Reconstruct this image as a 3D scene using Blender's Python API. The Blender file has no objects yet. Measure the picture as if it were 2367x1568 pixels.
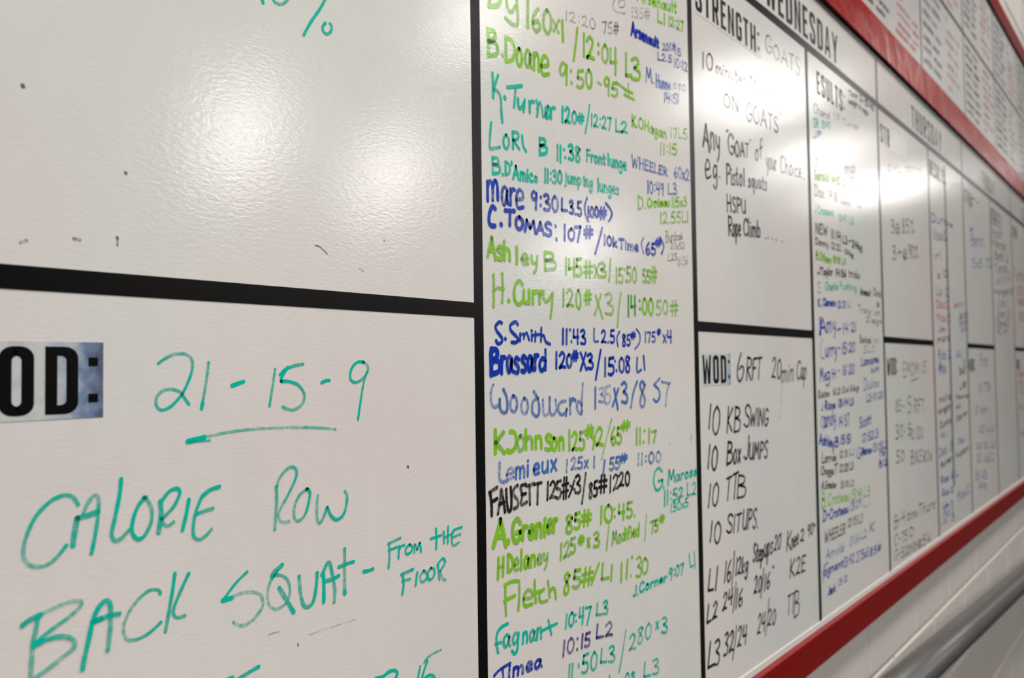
import bpy, bmesh, math, random
from mathutils import Vector, Matrix
random.seed(11)
SC = bpy.context.scene
COL = SC.collection

# ------------------------------------------------------------------ camera
F = 2050.0                       # focal length in pixels of the 2367 x 1568 frame
D = 0.5654                       # distance of the lens from the wall face of the boards (m)
ZC = 1.45                        # lens height above the floor (m)
cx = Vector((1562.5, 51.6, F)).normalized()                 # direction along the wall, camera axes x right / y down / z ahead
cu = Vector((-0.01375, -1.0, 0.0)); cu.z = -(cu.x * cx.x + cu.y * cx.y) / cx.z; cu.normalize()
cn = cx.cross(cu); cn = cn if cn.z > 0 else -cn              # into the wall
cam_d = bpy.data.cameras.new('camera'); cam = bpy.data.objects.new('camera', cam_d); COL.objects.link(cam)
right = Vector((cx.x, cn.x, cu.x)); down = Vector((cx.y, cn.y, cu.y)); fwd = Vector((cx.z, cn.z, cu.z))
M = Matrix((right, -down, -fwd)).transposed().to_4x4(); M.translation = Vector((0, -D, ZC))
cam.matrix_world = M
cam_d.sensor_width = 36.0; cam_d.lens = F / 2367 * 36.0; cam_d.clip_start = 0.02
cam_d.dof.use_dof = True; cam_d.dof.focus_distance = 0.80; cam_d.dof.aperture_fstop = 7.0
SC.camera = cam

def wp(px, py, y=0.0):
    """The point of the wall-parallel plane at depth y that stands behind a pixel of the photograph."""
    v = Vector((px - 1183.5, py - 784.0, F))
    a, b, c = v.dot(cx), v.dot(cn), v.dot(cu)
    t = (D + y) / b
    return (a * t, ZC + c * t)

# ------------------------------------------------------------------ world, exposure, lamps
W = bpy.data.worlds.new('world'); SC.world = W; W.use_nodes = True
W.node_tree.nodes['Background'].inputs[0].default_value = (1.0, 0.955, 0.90, 1)
W.node_tree.nodes['Background'].inputs[1].default_value = 0.35
SC.view_settings.view_transform = 'Standard'; SC.view_settings.look = 'None'
SC.view_settings.gamma = 1.0; SC.view_settings.use_curve_mapping = False
SC.view_settings.exposure = -1.78
SC.cycles.transparent_max_bounces = 64
H = 4.0                          # ceiling lamps hang this far above the lens
LAMPS = [                        # (x / H, distance from the wall / H, power)
    (2.22, 2.95, 1050), (3.16, 3.03, 1150), (5.9, 3.70, 2500),
    (1.91, 1.40, 190), (2.92, 1.12, 160), (3.22, 1.06, 210), (4.22, 1.26, 300), (5.2, 1.25, 520),
    (-1.8, 1.25, 500), (-.7, 1.25, 600), (-.15, 1.3, 700), (-.5, 3.0, 450),
    (-.9, .35, 400), (.2, .35, 450), (.95, .33, 480),  # added unseen row close to the wall, fills it with light from above
]
for i, (a, b, p) in enumerate(LAMPS):
    l = bpy.data.lights.new('ceiling_and_fill_lamp', 'AREA'); l.shape = 'DISK'; l.size = 0.8; l.energy = p; l.color = (1.0, 0.955, 0.91)
    o = bpy.data.objects.new('ceiling_and_fill_lamp', l); COL.objects.link(o); o.location = (a * (H - .15), -b * (H - .15), ZC + H - 0.15)

# ------------------------------------------------------------------ materials
def mat(name):
    m = bpy.data.materials.new(name); m.use_nodes = True
    nt = m.node_tree
    return m, nt, nt.nodes['Principled BSDF']
def N(nt, t, **k):
    n = nt.nodes.new(t)
    for a, v in k.items():
        if a in n.inputs: n.inputs[a].default_value = v
        else: setattr(n, a, v)
    return n
def lin(r, g, b):
    f = lambda c: c / 12.92 if c <= .04045 else ((c + .055) / 1.055) ** 2.4
    return (f(r / 255), f(g / 255), f(b / 255), 1)
def plain(name, col, rough=.5, bump=0, scale=60, dist=.001, spec=.5, vary=0.0, vscale=8):
    m, nt, p = mat(name)
    p.inputs['Base Color'].default_value = col; p.inputs['Roughness'].default_value = rough
    p.inputs['Specular IOR Level'].default_value = spec
    tc = N(nt, 'ShaderNodeTexCoord')
    if vary:
        n = N(nt, 'ShaderNodeTexNoise', Scale=vscale, Detail=4.0); nt.links.new(tc.outputs['Object'], n.inputs['Vector'])
        r = N(nt, 'ShaderNodeMapRange'); r.inputs['To Min'].default_value = 1 - vary; r.inputs['To Max'].default_value = 1 + vary
        nt.links.new(n.outputs['Fac'], r.inputs['Value'])
        mx = N(nt, 'ShaderNodeMix', data_type='RGBA', blend_type='MULTIPLY'); mx.inputs[0].default_value = 1
        mx.inputs[6].default_value = col; nt.links.new(r.outputs[0], mx.inputs[7]); nt.links.new(mx.outputs[2], p.inputs['Base Color'])
    if bump:
        n = N(nt, 'ShaderNodeTexNoise', Scale=scale, Detail=5.0); nt.links.new(tc.outputs['Object'], n.inputs['Vector'])
        b = N(nt, 'ShaderNodeBump', Strength=bump, Distance=dist); nt.links.new(n.outputs['Fac'], b.inputs['Height']); nt.links.new(b.outputs[0], p.inputs['Normal'])
    return m

def board_normal(nt):
    tc = N(nt, 'ShaderNodeTexCoord')
    mp = N(nt, 'ShaderNodeMapping'); mp.inputs['Scale'].default_value = (1.0, 1.0, 2.6)
    mp.inputs['Rotation'].default_value = (0, .5, 0)
    nt.links.new(tc.outputs['Object'], mp.inputs['Vector'])
    n = N(nt, 'ShaderNodeTexNoise', Scale=150.0, Detail=4.0, Roughness=.6); nt.links.new(mp.outputs[0], n.inputs['Vector'])
    b = N(nt, 'ShaderNodeBump', Strength=.23, Distance=.0006); nt.links.new(n.outputs['Fac'], b.inputs['Height'])
    return tc, b

def board_mat(name, col, rough):
    m, nt, p = mat(name)
    tc, b = board_normal(nt); nt.links.new(b.outputs[0], p.inputs['Normal'])
    p.inputs['Roughness'].default_value = rough; p.inputs['Specular IOR Level'].default_value = .5
    # ghosts of wiped writing: faint cool and pink clouds that belong to the surface
    mp = N(nt, 'ShaderNodeMapping'); mp.inputs['Scale'].default_value = (1.0, 1.0, .6); nt.links.new(tc.outputs['Object'], mp.inputs['Vector'])
    n1 = N(nt, 'ShaderNodeTexNoise', Scale=3.2, Detail=3.0); nt.links.new(mp.outputs[0], n1.inputs['Vector'])
    r1 = N(nt, 'ShaderNodeMapRange'); r1.inputs['From Min'].default_value = .42; r1.inputs['From Max'].default_value = .66; nt.links.new(n1.outputs['Fac'], r1.inputs['Value'])
    m1 = N(nt, 'ShaderNodeMix', data_type='RGBA'); m1.inputs[6].default_value = col
    m1.inputs[7].default_value = (col[0] * .93, col[1] * .965, col[2] * .985, 1); nt.links.new(r1.outputs[0], m1.inputs[0])
    n2 = N(nt, 'ShaderNodeTexNoise', Scale=45.0, Detail=4.0); nt.links.new(mp.outputs[0], n2.inputs['Vector'])
    r2 = N(nt, 'ShaderNodeMapRange'); r2.inputs['From Min'].default_value = .35; r2.inputs['From Max'].default_value = .75
    r2.inputs['To Max'].default_value = .10; nt.links.new(n2.outputs['Fac'], r2.inputs['Value'])
    m2 = N(nt, 'ShaderNodeMix', data_type='RGBA'); nt.links.new(m1.outputs[2], m2.inputs[6])
    m2.inputs[7].default_value = (col[0] * .72, col[1] * .72, col[2] * .74, 1); nt.links.new(r2.outputs[0], m2.inputs[0])
    # rubbed-out ink leaves wide pink and blue-green casts
    n3 = N(nt, 'ShaderNodeTexNoise', Scale=2.1, Detail=2.0); mp3 = N(nt, 'ShaderNodeMapping'); mp3.inputs['Location'].default_value = (3.1, 7.7, 1.3)
    nt.links.new(tc.outputs['Object'], mp3.inputs['Vector']); nt.links.new(mp3.outputs[0], n3.inputs['Vector'])
    cr = N(nt, 'ShaderNodeValToRGB'); nt.links.new(n3.outputs['Fac'], cr.inputs[0])
    cr.color_ramp.elements[0].position = .33; cr.color_ramp.elements[0].color = (.955, 1.0, .985, 1)
    cr.color_ramp.elements[1].position = .68; cr.color_ramp.elements[1].color = (1.0, .945, .955, 1)
    e = cr.color_ramp.elements.new(.5); e.color = (1, 1, 1, 1)
    m3 = N(nt, 'ShaderNodeMix', data_type='RGBA', blend_type='MULTIPLY'); m3.inputs[0].default_value = 1
    nt.links.new(m2.outputs[2], m3.inputs[6]); nt.links.new(cr.outputs[0], m3.inputs[7])
    nt.links.new(m3.outputs[2], p.inputs['Base Color'])
    return m
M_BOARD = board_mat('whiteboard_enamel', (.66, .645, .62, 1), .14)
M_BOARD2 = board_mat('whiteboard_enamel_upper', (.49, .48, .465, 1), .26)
M_LIP = plain('white_edge_strip', (.60, .595, .575, 1), .5, vary=.05)
M_TAPE = plain('black_vinyl_tape', (.003, .003, .003, 1), .30, bump=.12, scale=900, dist=.0003, spec=.2)
M_RED = plain('red_gloss_paint', (.185, .0008, .0006, 1), .28, bump=.25, scale=26, dist=.003, spec=.2, vary=.12, vscale=14)
M_RED2 = plain('bright_red_gloss_paint', (.30, .006, .005, 1), .24, bump=.40, scale=14, dist=.006, spec=.4, vary=.16, vscale=10)
M_WALL = plain('white_block_paint', (.56, .53, .50, 1), .42, bump=.35, scale=220, dist=.0012, spec=.35, vary=.06, vscale=6)
M_JOINT = plain('painted_mortar', (.56, .53, .49, 1), .5, bump=.3, scale=200, dist=.001, spec=.3)
M_PIPE = plain('shade_darkened_white_pipe', (.075, .072, .070, 1), .36, bump=.1, scale=60, dist=.001, vary=.06)  # a white pipe; the shade on it is put into this dark colour
M_BRK = plain('dark_steel', (.03, .028, .026, 1), .5)
M_LETTER = plain('black_letter_print', (.002, .002, .002, 1), .34, spec=.2, bump=.08, scale=700, dist=.0003)
M_LETTER_WORN_GLARE = plain('worn_glare_letter_print', (.012, .010, .010, 1), .34, spec=.25, bump=.08, scale=700, dist=.0003)
M_LABEL = plain('clear_label_film', (.66, .65, .625, 1), .17, bump=.2, scale=160, dist=.0004, vary=.02, vscale=30)
M_FLOOR = plain('black_rubber_floor', (.005, .005, .005, 1), .8, bump=.3, scale=80)
M_CEIL = plain('painted_ceiling_deck', (.10, .098, .095, 1), .8)
M_FAR = plain('painted_far_wall', (.012, .012, .012, 1), .8)

def worn_label(name, cols=((.50, .52, .52), (.36, .40, .46), (.15, .22, .34), (.09, .10, .17))):
    """label film with grey-blue worn silver patches towards its free end"""
    m, nt, p = mat(name)
    p.inputs['Roughness'].default_value = .25
    tc = N(nt, 'ShaderNodeTexCoord'); sx = N(nt, 'ShaderNodeSeparateXYZ'); nt.links.new(tc.outputs['Generated'], sx.inputs[0])
    r = N(nt, 'ShaderNodeMapRange'); r.inputs['From Min'].default_value = .62; r.inputs['From Max'].default_value = 1.0; nt.links.new(sx.outputs['X'], r.inputs['Value'])
    n = N(nt, 'ShaderNodeTexNoise', Scale=55.0, Detail=5.0, Roughness=.6); nt.links.new(tc.outputs['Object'], n.inputs['Vector'])
    a = N(nt, 'ShaderNodeMath', operation='MULTIPLY_ADD'); nt.links.new(r.outputs[0], a.inputs[0]); a.inputs[1].default_value = 1.0
    s = N(nt, 'ShaderNodeMapRange'); s.inputs['From Min'].default_value = .35; s.inputs['From Max'].default_value = .65; s.inputs['To Min'].default_value = -.25; s.inputs['To Max'].default_value = .25
    nt.links.new(n.outputs['Fac'], s.inputs['Value']); nt.links.new(s.outputs[0], a.inputs[2]); a.use_clamp = True
    c = N(nt, 'ShaderNodeValToRGB'); nt.links.new(a.outputs[0], c.inputs[0])
    c.color_ramp.elements[0].color = (*cols[0], 1); c.color_ramp.elements[1].color = (*cols[3], 1)
    e = c.color_ramp.elements.new(.35); e.color = (*cols[1], 1)
    e = c.color_ramp.elements.new(.7); e.color = (*cols[2], 1)
    nt.links.new(c.outputs[0], p.inputs['Base Color'])
    return m
M_WORN = worn_label('worn_silver_label')
M_WORN2 = worn_label('light_silver_label', ((.52, .57, .57), (.50, .56, .58), (.44, .51, .55), (.28, .34, .38)))

INKS = dict(g=((.21, .50, .018, 1), 'lime green'), G=((.05, .33, .02, 1), 'dark green'), t=((.0, .46, .34, 1), 'teal'), b=((.004, .035, .38, 1), 'blue'),
            k=((.012, .010, .008, 1), 'black'), y=((.15, .12, .10, 1), 'faint grey'), n=((.07, .035, .025, 1), 'brown black'),
            r=((.55, .06, .05, 1), 'red'), p=((.09, .05, .25, 1), 'purple'), s=((.05, .15, .45, 1), 'pale blue'))
_ink = {}
def ink(c):
    """dry marker ink: patchy cover that lets the enamel show, the density carried by the stroke"""
    if c in _ink: return _ink[c]
    m, nt, p = mat('marker_ink_' + INKS[c][1].replace(' ', '_'))
    tc, b = board_normal(nt); nt.links.new(b.outputs[0], p.inputs['Normal'])
    p.inputs['Base Color'].default_value = INKS[c][0]; p.inputs['Roughness'].default_value = .16; p.inputs['Specular IOR Level'].default_value = .4
    at = N(nt, 'ShaderNodeAttribute', attribute_name='dens')
    n = N(nt, 'ShaderNodeTexNoise', Scale=260.0, Detail=4.0, Roughness=.65); nt.links.new(tc.outputs['Object'], n.inputs['Vector'])
    s = N(nt, 'ShaderNodeMapRange'); s.inputs['From Min'].default_value = .3; s.inputs['From Max'].default_value = .7
    s.inputs['To Min'].default_value = -.30; s.inputs['To Max'].default_value = .30; nt.links.new(n.outputs['Fac'], s.inputs['Value'])
    a = N(nt, 'ShaderNodeMath', operation='ADD', use_clamp=True); nt.links.new(at.outputs['Fac'], a.inputs[0]); nt.links.new(s.outputs[0], a.inputs[1])
    tr = N(nt, 'ShaderNodeBsdfTransparent'); mx = N(nt, 'ShaderNodeMixShader')
    nt.links.new(a.outputs[0], mx.inputs[0]); nt.links.new(tr.outputs[0], mx.inputs[1]); nt.links.new(p.outputs[0], mx.inputs[2])
    nt.links.new(mx.outputs[0], nt.nodes['Material Output'].inputs['Surface'])
    _ink[c] = m
    return m

# ------------------------------------------------------------------ mesh helpers
def link(name, verts, faces, m, parent=None, **props):
    me = bpy.data.meshes.new(name); me.from_pydata(verts, [], faces); me.update()
    if m: me.materials.append(m)
    o = bpy.data.objects.new(name, me); COL.objects.link(o)
    if parent: o.parent = parent
    for k, v in props.items(): o[k] = v
    return o
def empty(name, loc, label=None, cat=None, **props):
    o = bpy.data.objects.new(name, None); COL.objects.link(o); o.location = loc; o.empty_display_size = .05
    if label: o['label'] = label
    if cat: o['category'] = cat
    for k, v in props.items(): o[k] = v
    return o
def box_data(x0, x1, y0, y1, z0, z1, bev=0.0):
    bm = bmesh.new(); bmesh.ops.create_cube(bm, size=1)
    for v in bm.verts:
        v.co = Vector(((x0 + x1) / 2 + v.co.x * (x1 - x0), (y0 + y1) / 2 + v.co.y * (y1 - y0), (z0 + z1) / 2 + v.co.z * (z1 - z0)))
    if bev: bmesh.ops.bevel(bm, geom=list(bm.edges), offset=bev, segments=2, affect='EDGES', profile=.5)
    return bm
def box(name, x0, x1, y0, y1, z0, z1, m, parent=None, bev=0.0, **props):
    bm = box_data(x0, x1, y0, y1, z0, z1, bev)
    me = bpy.data.meshes.new(name); bm.to_mesh(me); bm.free(); me.materials.append(m)
    if parent:
        me.transform(Matrix.Translation(-parent.location))
    o = bpy.data.objects.new(name, me); COL.objects.link(o)
    if parent: o.parent = parent
    for k, v in props.items(): o[k] = v
    return o

# ------------------------------------------------------------------ room shell
YW = 0.008                                     # face of the blocks behind the boards
box('floor', -8, 34, -16, .3, -.1, 0, M_FLOOR, kind='structure')
box('ceiling', -8, 34, -16, .3, ZC + H, ZC + H + .1, M_CEIL, kind='structure')
box('wall_end', 33, 33.2, -16, .3, 0, ZC + H, M_FAR, kind='structure')
box('wall_near', -8.2, -8, -16, .3, 0, ZC + H, M_FAR, kind='structure')
box('wall_far', -8, 34, -16.2, -16, 0, ZC + H, M_FAR, kind='structure')
wall = empty('wall_back', (0, YW, 0), kind='structure')
box('mortar_bed', -6, 30, YW + .0042, YW + .25, 0, ZC + H, M_JOINT, wall)
JZ = ZC - .686                                 # a bed joint that shows under the lower rail
CRS, BL, JT = .2032, .4064, .010
blk = {}
def block(x, z, w=BL):
    key = round(w, 3)
    if key not in blk:
        bm = box_data(JT / 2, w - JT / 2, 0, .03, JT / 2, CRS - JT / 2, .003)
        me = bpy.data.meshes.new('block'); bm.to_mesh(me); bm.free(); me.materials.append(M_WALL); blk[key] = me
    o = bpy.data.objects.new('block', blk[key]); COL.objects.link(o); o.parent = wall; o.location = (x, 0, z)
k0 = -int(JZ / CRS)
for r in range(k0, 30):
    z = JZ + r * CRS
    if z < .0 or z > ZC + 2.6: continue
    zr = z - ZC
    off = 2.64 - BL * 11 + (0 if r % 2 else BL / 2)
    for i in range(0, 30):
        x = off + i * BL
        if x < -1.6 or x > 7: continue
        if zr < -.5 or zr > 1.2 or x > 6.0: block(x, z)

# ------------------------------------------------------------------ rails (painted red battens)
X0, X1 = -1.2, 6.1
def rail(label, z0, z1, thick, x1=X1, m=M_RED):
    r = empty('red_batten', (X0, 0, ZC + z0), label, 'batten')
    xs = [X0, 1.22, 3.66, x1]
    for a, b in zip(xs[:-1], xs[1:]):
        box('batten_length', a + .0004, b - .0004, -thick, YW - .001, ZC + z0, ZC + z1, m, r, .0012)
    return r
rail('dark red painted batten along the bottom edge of the weekly workout board', -.549, -.4905, .012)
rail('red glossy painted batten between the weekly board and the records board above', .7395, .824, .008, m=M_RED2)
rail('dark red painted batten along the top edge of the records board', 1.392, 1.462, .008)

# ------------------------------------------------------------------ boards
wb = empty('weekly_whiteboard', (X0, 0, ZC - .49), 'long whiteboard with weekday headings and coloured marker results in black taped columns', 'whiteboard')
SEAM = 2.905
box('board_sheet', X0, SEAM - .0015, 0, YW, ZC - .49, ZC + .739, M_BOARD, wb, .0006)
box('board_sheet', SEAM + .0015, X1, 0, YW, ZC - .49, ZC + .739, M_BOARD, wb, .0006)
box('edge_strip', X0, X1, -.0016, 0, ZC - .4905, ZC - .4785, M_LIP, wb, .001, label='white edge strip')
ub = empty('records_whiteboard', (X0, 0, ZC + .826), 'upper whiteboard filled with small black and red handwriting in black taped columns', 'whiteboard')
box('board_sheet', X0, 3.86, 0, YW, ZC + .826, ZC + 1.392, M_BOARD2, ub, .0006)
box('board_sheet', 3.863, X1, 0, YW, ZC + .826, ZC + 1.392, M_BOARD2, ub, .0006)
TP = .0003
def tape(parent, x0, x1, z0, z1, t=TP, **k):
    return box('tape_or_shade_strip', x0, x1, -t, 0, ZC + z0, ZC + z1, M_TAPE, parent, 0, **k)
TW = .0072                                      # half width of the tape
for x, zt in ((.688, .739), (1.183, .739), (1.689, .618), (2.181, .739), (2.691, .618), (3.172, .739), (3.675, .618), (4.166, .739), (4.66, .618), (5.16, .739), (.186, .618), (5.65, .618)):
    if x == .186: continue
    w = TW if x < 2 else .0062
    tape(wb, x - w, x + w, -.4785, zt)
tape(wb, SEAM - .0085, SEAM + .0075, -.36, .600, .00035, label='tape over the board seam')
for a, b in ((-1.2, .688), (1.183, 1.689), (2.181, 2.691), (3.172, 3.675), (4.166, 4.66), (5.16, 5.65)):
    tape(wb, a + (TW if a > 0 else 0), b - TW, .0535, .0685, .00033)
tape(wb, X0, X1, .6105, .6255, .00037)
tape(wb, X0, X1, .7262, .7393, .00037)  # black edge tape, widened to take in the shade under the middle batten
for x in (.825, 1.435, 2.045, 2.653, 3.263, 3.868, 4.469, 5.07, 5.68):
    tape(ub, x - .006, x + .006, .826, 1.372)
tape(ub, X0, X1, 1.109, 1.121, .00037)
tape(ub, X0, X1, 1.376, 1.392, .00037)  # black strip standing in for the shadow gap under the top batten

# ------------------------------------------------------------------ strokes
def spline(pts, closed=False, sub=6):
    """centripetal-ish Catmull-Rom through pts; a point given twice stays sharp"""
    P = [Vector(p) for p in pts]
    if len(P) < 3: return P
    out = []
    n = len(P)
    rng = range(n) if closed else range(n - 1)
    for i in rng:
        p1, p2 = P[i], P[(i + 1) % n]
        if (p2 - p1).length < 1e-9: continue
        p0 = P[(i - 1) % n] if (closed or i > 0) else p1
        p3 = P[(i + 2) % n] if (closed or i + 2 < n) else p2
        for k in range(sub):
            t = k / sub
            out.append(.5 * ((2 * p1) + (p2 - p0) * t + (2 * p0 - 5 * p1 + 4 * p2 - p3) * t * t + (3 * p1 - p0 - 3 * p2 + p3) * t ** 3))
    if not closed: out.append(P[-1])
    return out
_layer = [0]
class Ink:
    """collects the strokes of one handwritten line"""
    def __init__(s): s.v, s.f, s.d = [], [], []
    def stroke(s, pts, w, dens=.85, smooth=True, vary=.28, ends=.25):
        w *= .86 if w > .0045 else .93
        _layer[0] = (_layer[0] + 1) % 40
        y = -.00008 - _layer[0] * .000012
        Q = spline(pts, sub=5) if smooth and len(pts) > 2 else [Vector(p) for p in pts]
        if len(Q) == 2 and (Q[1] - Q[0]).length > w * 1.5:
            a, b = Q; Q = [a.lerp(b, k / 4) for k in range(5)]
        # break at sharp turns
        runs, cur = [], [Q[0]]
        for i in range(1, len(Q)):
            if (Q[i] - cur[-1]).length < 1e-7: continue
            cur.append(Q[i])
            if i + 1 < len(Q):
                d1 = Q[i] - cur[-2]; d2 = Q[i + 1] - Q[i]
                if d1.length > 1e-7 and d2.length > 1e-7 and d1.normalized().dot(d2.normalized()) < .35:
                    runs.append(cur); cur = [Q[i]]
        runs.append(cur)
        ph = random.uniform(0, 6.3); L = 0
        for ri, R in enumerate(runs):
            r = w / 2
            if len(R) == 1:
                base = len(s.v); s.v.append((R[0].x, y, R[0].y)); s.d.append(dens)
                for k in range(10):
                    a = k * math.tau / 10; s.v.append((R[0].x + r * math.cos(a), y, R[0].y + r * math.sin(a))); s.d.append(dens)
                for k in range(10): s.f.append((base, base + 1 + k, base + 1 + (k + 1) % 10))
                continue
            T = []
            for i in range(len(R)):
                t = R[min(i + 1, len(R) - 1)] - R[max(i - 1, 0)]
                T.append(t.normalized() if t.length > 1e-9 else Vector((1, 0)))
            left, rightv, dd = [], [], []
            for i, p in enumerate(R):
                nrm = Vector((-T[i].y, T[i].x))
                if i: L += (R[i] - R[i - 1]).length
                wob = 1 + .07 * math.sin(L / w * 1.3 + ph)
                left.append(p + nrm * r * wob); rightv.append(p - nrm * r * wob)
                e = 1.0 if (i == 0 and ri == 0) or (i == len(R) - 1 and ri == len(runs) - 1) else 0.0
                dd.append(dens + ends * e + vary * dens * math.sin(L / (w * 5.0) + ph))
            def cap(c, d, dv):
                base = len(s.v); a0 = math.atan2(d.y, d.x) - math.pi / 2
                s.v.append((c.x, y, c.y)); s.d.append(dv)
                for k in range(7):
                    a = a0 + math.pi * k / 6; s.v.append((c.x + r * math.cos(a), y, c.y + r * math.sin(a))); s.d.append(dv)
                for k in range(6): s.f.append((base, base + 1 + k, base + 2 + k))
            base = len(s.v)
            for a, b, dv in zip(left, rightv, dd):
                s.v += [(a.x, y, a.y), (b.x, y, b.y)]; s.d += [dv, dv]
            for i in range(len(R) - 1): s.f.append((base + 2 * i, base + 2 * i + 1, base + 2 * i + 3, base + 2 * i + 2))
            cap(R[0], -T[0], dd[0]); cap(R[-1], T[-1], dd[-1])
    def build(s, c, parent, name='handwritten_line', label=None):
        if not s.v: return
        px, pz = parent.location.x, parent.location.z
        o = link(name, [(x - px, yy, z - pz) for x, yy, z in s.v], s.f, ink(c), parent)
        a = o.data.attributes.new('dens', 'FLOAT', 'POINT'); a.data.foreach_set('value', s.d)
        for poly in o.data.polygons:
            break
        o['label'] = label or (INKS[c][1] + ' marker writing')
        return o

# single-stroke hand lettering; "w|x y x y ...;x y ..." in hundredths of the cap height
G = {
'A': '62|0 0 18 55 31 100 31 100 46 50 60 0;10 36 52 38', 'B': '55|5 0 5 100;5 98 38 92 40 66 8 54 8 54 50 44 48 8 4 0', 'C': '52|50 84 34 100 12 84 3 45 12 8 32 0 50 14',
'D': '58|6 0 6 100;4 99 40 86 56 50 42 10 4 0', 'E': '46|44 99 6 97 6 97 4 2 4 2 44 4;5 52 36 54', 'F': '44|44 100 5 96 5 96 4 0;5 52 36 55',
'G': '58|50 84 32 100 10 82 3 42 14 6 34 0 52 22 52 42 52 42 30 40', 'H': '58|6 100 5 0;52 100 51 0;5 52 52 54', 'I': '14|8 100 7 0', 'J': '42|36 100 35 22 22 0 4 10',
'K': '54|6 100 5 0;48 98 8 46 8 46 52 0', 'L': '44|7 100 4 4 4 4 44 5', 'M': '70|2 0 12 98 12 98 33 34 33 34 54 98 54 98 66 0', 'N': '58|4 0 7 98 7 98 50 4 50 4 53 100',
'O': '58|28 100 6 78 4 30 26 0 50 20 54 68 30 100', 'P': '50|6 0 6 100;4 98 42 92 44 58 6 46', 'Q': '60|28 100 5 70 6 24 28 0 52 30 52 76 28 100;30 36 60 -12',
'R': '54|6 0 6 100;4 98 42 92 42 60 8 50 8 50 50 0', 'S': '48|44 88 26 100 6 82 18 56 40 40 42 14 24 0 3 12', 'T': '50|0 98 50 100;26 99 24 0', 'U': '54|5 100 5 26 24 0 46 20 50 100;50 100 51 0',
'V': '52|2 100 26 0 26 0 50 100', 'W': '76|2 98 16 2 16 2 36 70 36 70 52 2 52 2 74 100', 'X': '52|4 98 50 0;48 100 2 0', 'Y': '50|2 100 25 50;50 100 22 0', 'Z': '48|3 98 46 98 46 98 4 2 4 2 48 4',
'a': '44|38 50 20 60 5 40 8 8 24 2 38 44 38 44 38 14 46 2', 'b': '42|5 100 5 4;5 44 22 60 40 40 34 4 6 4', 'c': '38|36 50 20 60 5 36 12 4 36 6', 'd': '44|36 50 18 58 4 32 12 2 30 8 38 40;39 100 38 0',
'e': '40|6 30 36 34 32 56 16 60 5 34 12 4 38 6', 'f': '32|34 92 20 100 12 80 11 0;0 54 28 56', 'g': '42|36 50 18 60 4 34 14 6 36 30;38 58 36 -20 20 -40 3 -26', 'h': '44|5 100 5 0;5 38 22 60 38 46 40 0',
'i': '14|7 58 7 0;7 82 8 84', 'j': '22|14 58 13 -20 0 -36;15 80 16 82', 'k': '40|5 100 5 0;34 58 8 26 8 26 38 0', 'l': '16|8 100 8 0', 'm': '64|5 58 5 0;5 40 18 60 32 44 32 0;32 40 46 60 58 44 60 0',
'n': '42|5 58 5 0;5 38 22 60 36 44 38 0', 'o': '42|20 60 4 36 10 4 28 2 38 28 32 54 18 60', 'p': '42|5 58 4 -40;5 44 24 60 39 36 26 2 6 8', 'q': '42|36 50 18 60 4 32 16 4 36 28;38 58 38 -42',
'r': '30|5 58 5 0;5 34 18 56 32 54', 's': '34|32 52 16 60 6 44 28 24 24 2 3 6', 't': '32|15 92 14 8 28 2;0 60 32 62', 'u': '42|5 58 5 14 20 0 36 18;37 58 38 0', 'v': '38|3 58 18 0 18 0 36 58',
'w': '58|3 58 14 2 14 2 28 44 28 44 40 2 40 2 55 58', 'x': '38|4 58 36 0;35 58 3 0', 'y': '40|5 58 8 24 24 14 34 30;37 58 32 -10 16 -42', 'z': '36|3 56 34 56 34 56 4 4 4 4 36 4',
'0': '48|24 100 6 76 5 26 24 0 42 22 44 74 24 100', '1': '16|9 100 6 0', '2': '48|4 80 22 100 40 80 28 40 3 3 3 3 24 8 46 2', '3': '46|4 90 26 100 38 78 16 54 16 54 42 36 36 4 3 6',
'4': '50|6 98 4 44 4 44 46 48;40 100 38 0', '5': '48|42 100 10 96 10 96 6 56 6 56 38 50 40 14 20 0 2 8', '6': '46|34 100 10 66 4 22 22 0 42 20 32 46 8 34', '7': '46|3 96 42 99 42 99 20 0',
'8': '46|38 86 20 100 6 80 36 32 28 2 8 6 8 34 38 84', '9': '44|38 84 20 100 4 78 14 54 36 66 38 92;38 90 32 0', ':': '20|10 26 11 28;12 74 13 76', '.': '16|7 2 8 4', '-': '34|4 44 30 50',
'/': '36|2 -16 34 108', '#': '56|18 100 14 0;40 100 36 0;2 66 56 70;0 32 54 36', '(': '22|20 106 6 56 16 -8', ')': '22|4 106 18 56 4 -8', "'": '14|8 104 5 82', '"': '24|8 104 6 84;20 104 18 84',
'%': '60|10 84 18 96 24 84 14 76 10 84;52 100 8 0;44 12 52 24 58 12 48 2 44 12', '@': '50|44 34 20 40 8 20 28 8 44 40 30 70 6 56 2 16 22 -8 50 4', '+': '40|20 72 20 26;2 50 38 52', '*': '20|10 104 4 96 10 90 16 96 10 104',
'x3': '30|0 0 1 1', ' ': '30|',
}
GL = {}
for k_, v_ in G.items():
    w_, s_ = v_.split('|'); st = []
    for q in s_.split(';'):
        n_ = [float(t) / 100 for t in q.split()]
        if n_: st.append([(n_[i], n_[i + 1]) for i in range(0, len(n_), 2)])
    GL[k_] = (float(w_) / 100, st)

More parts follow.
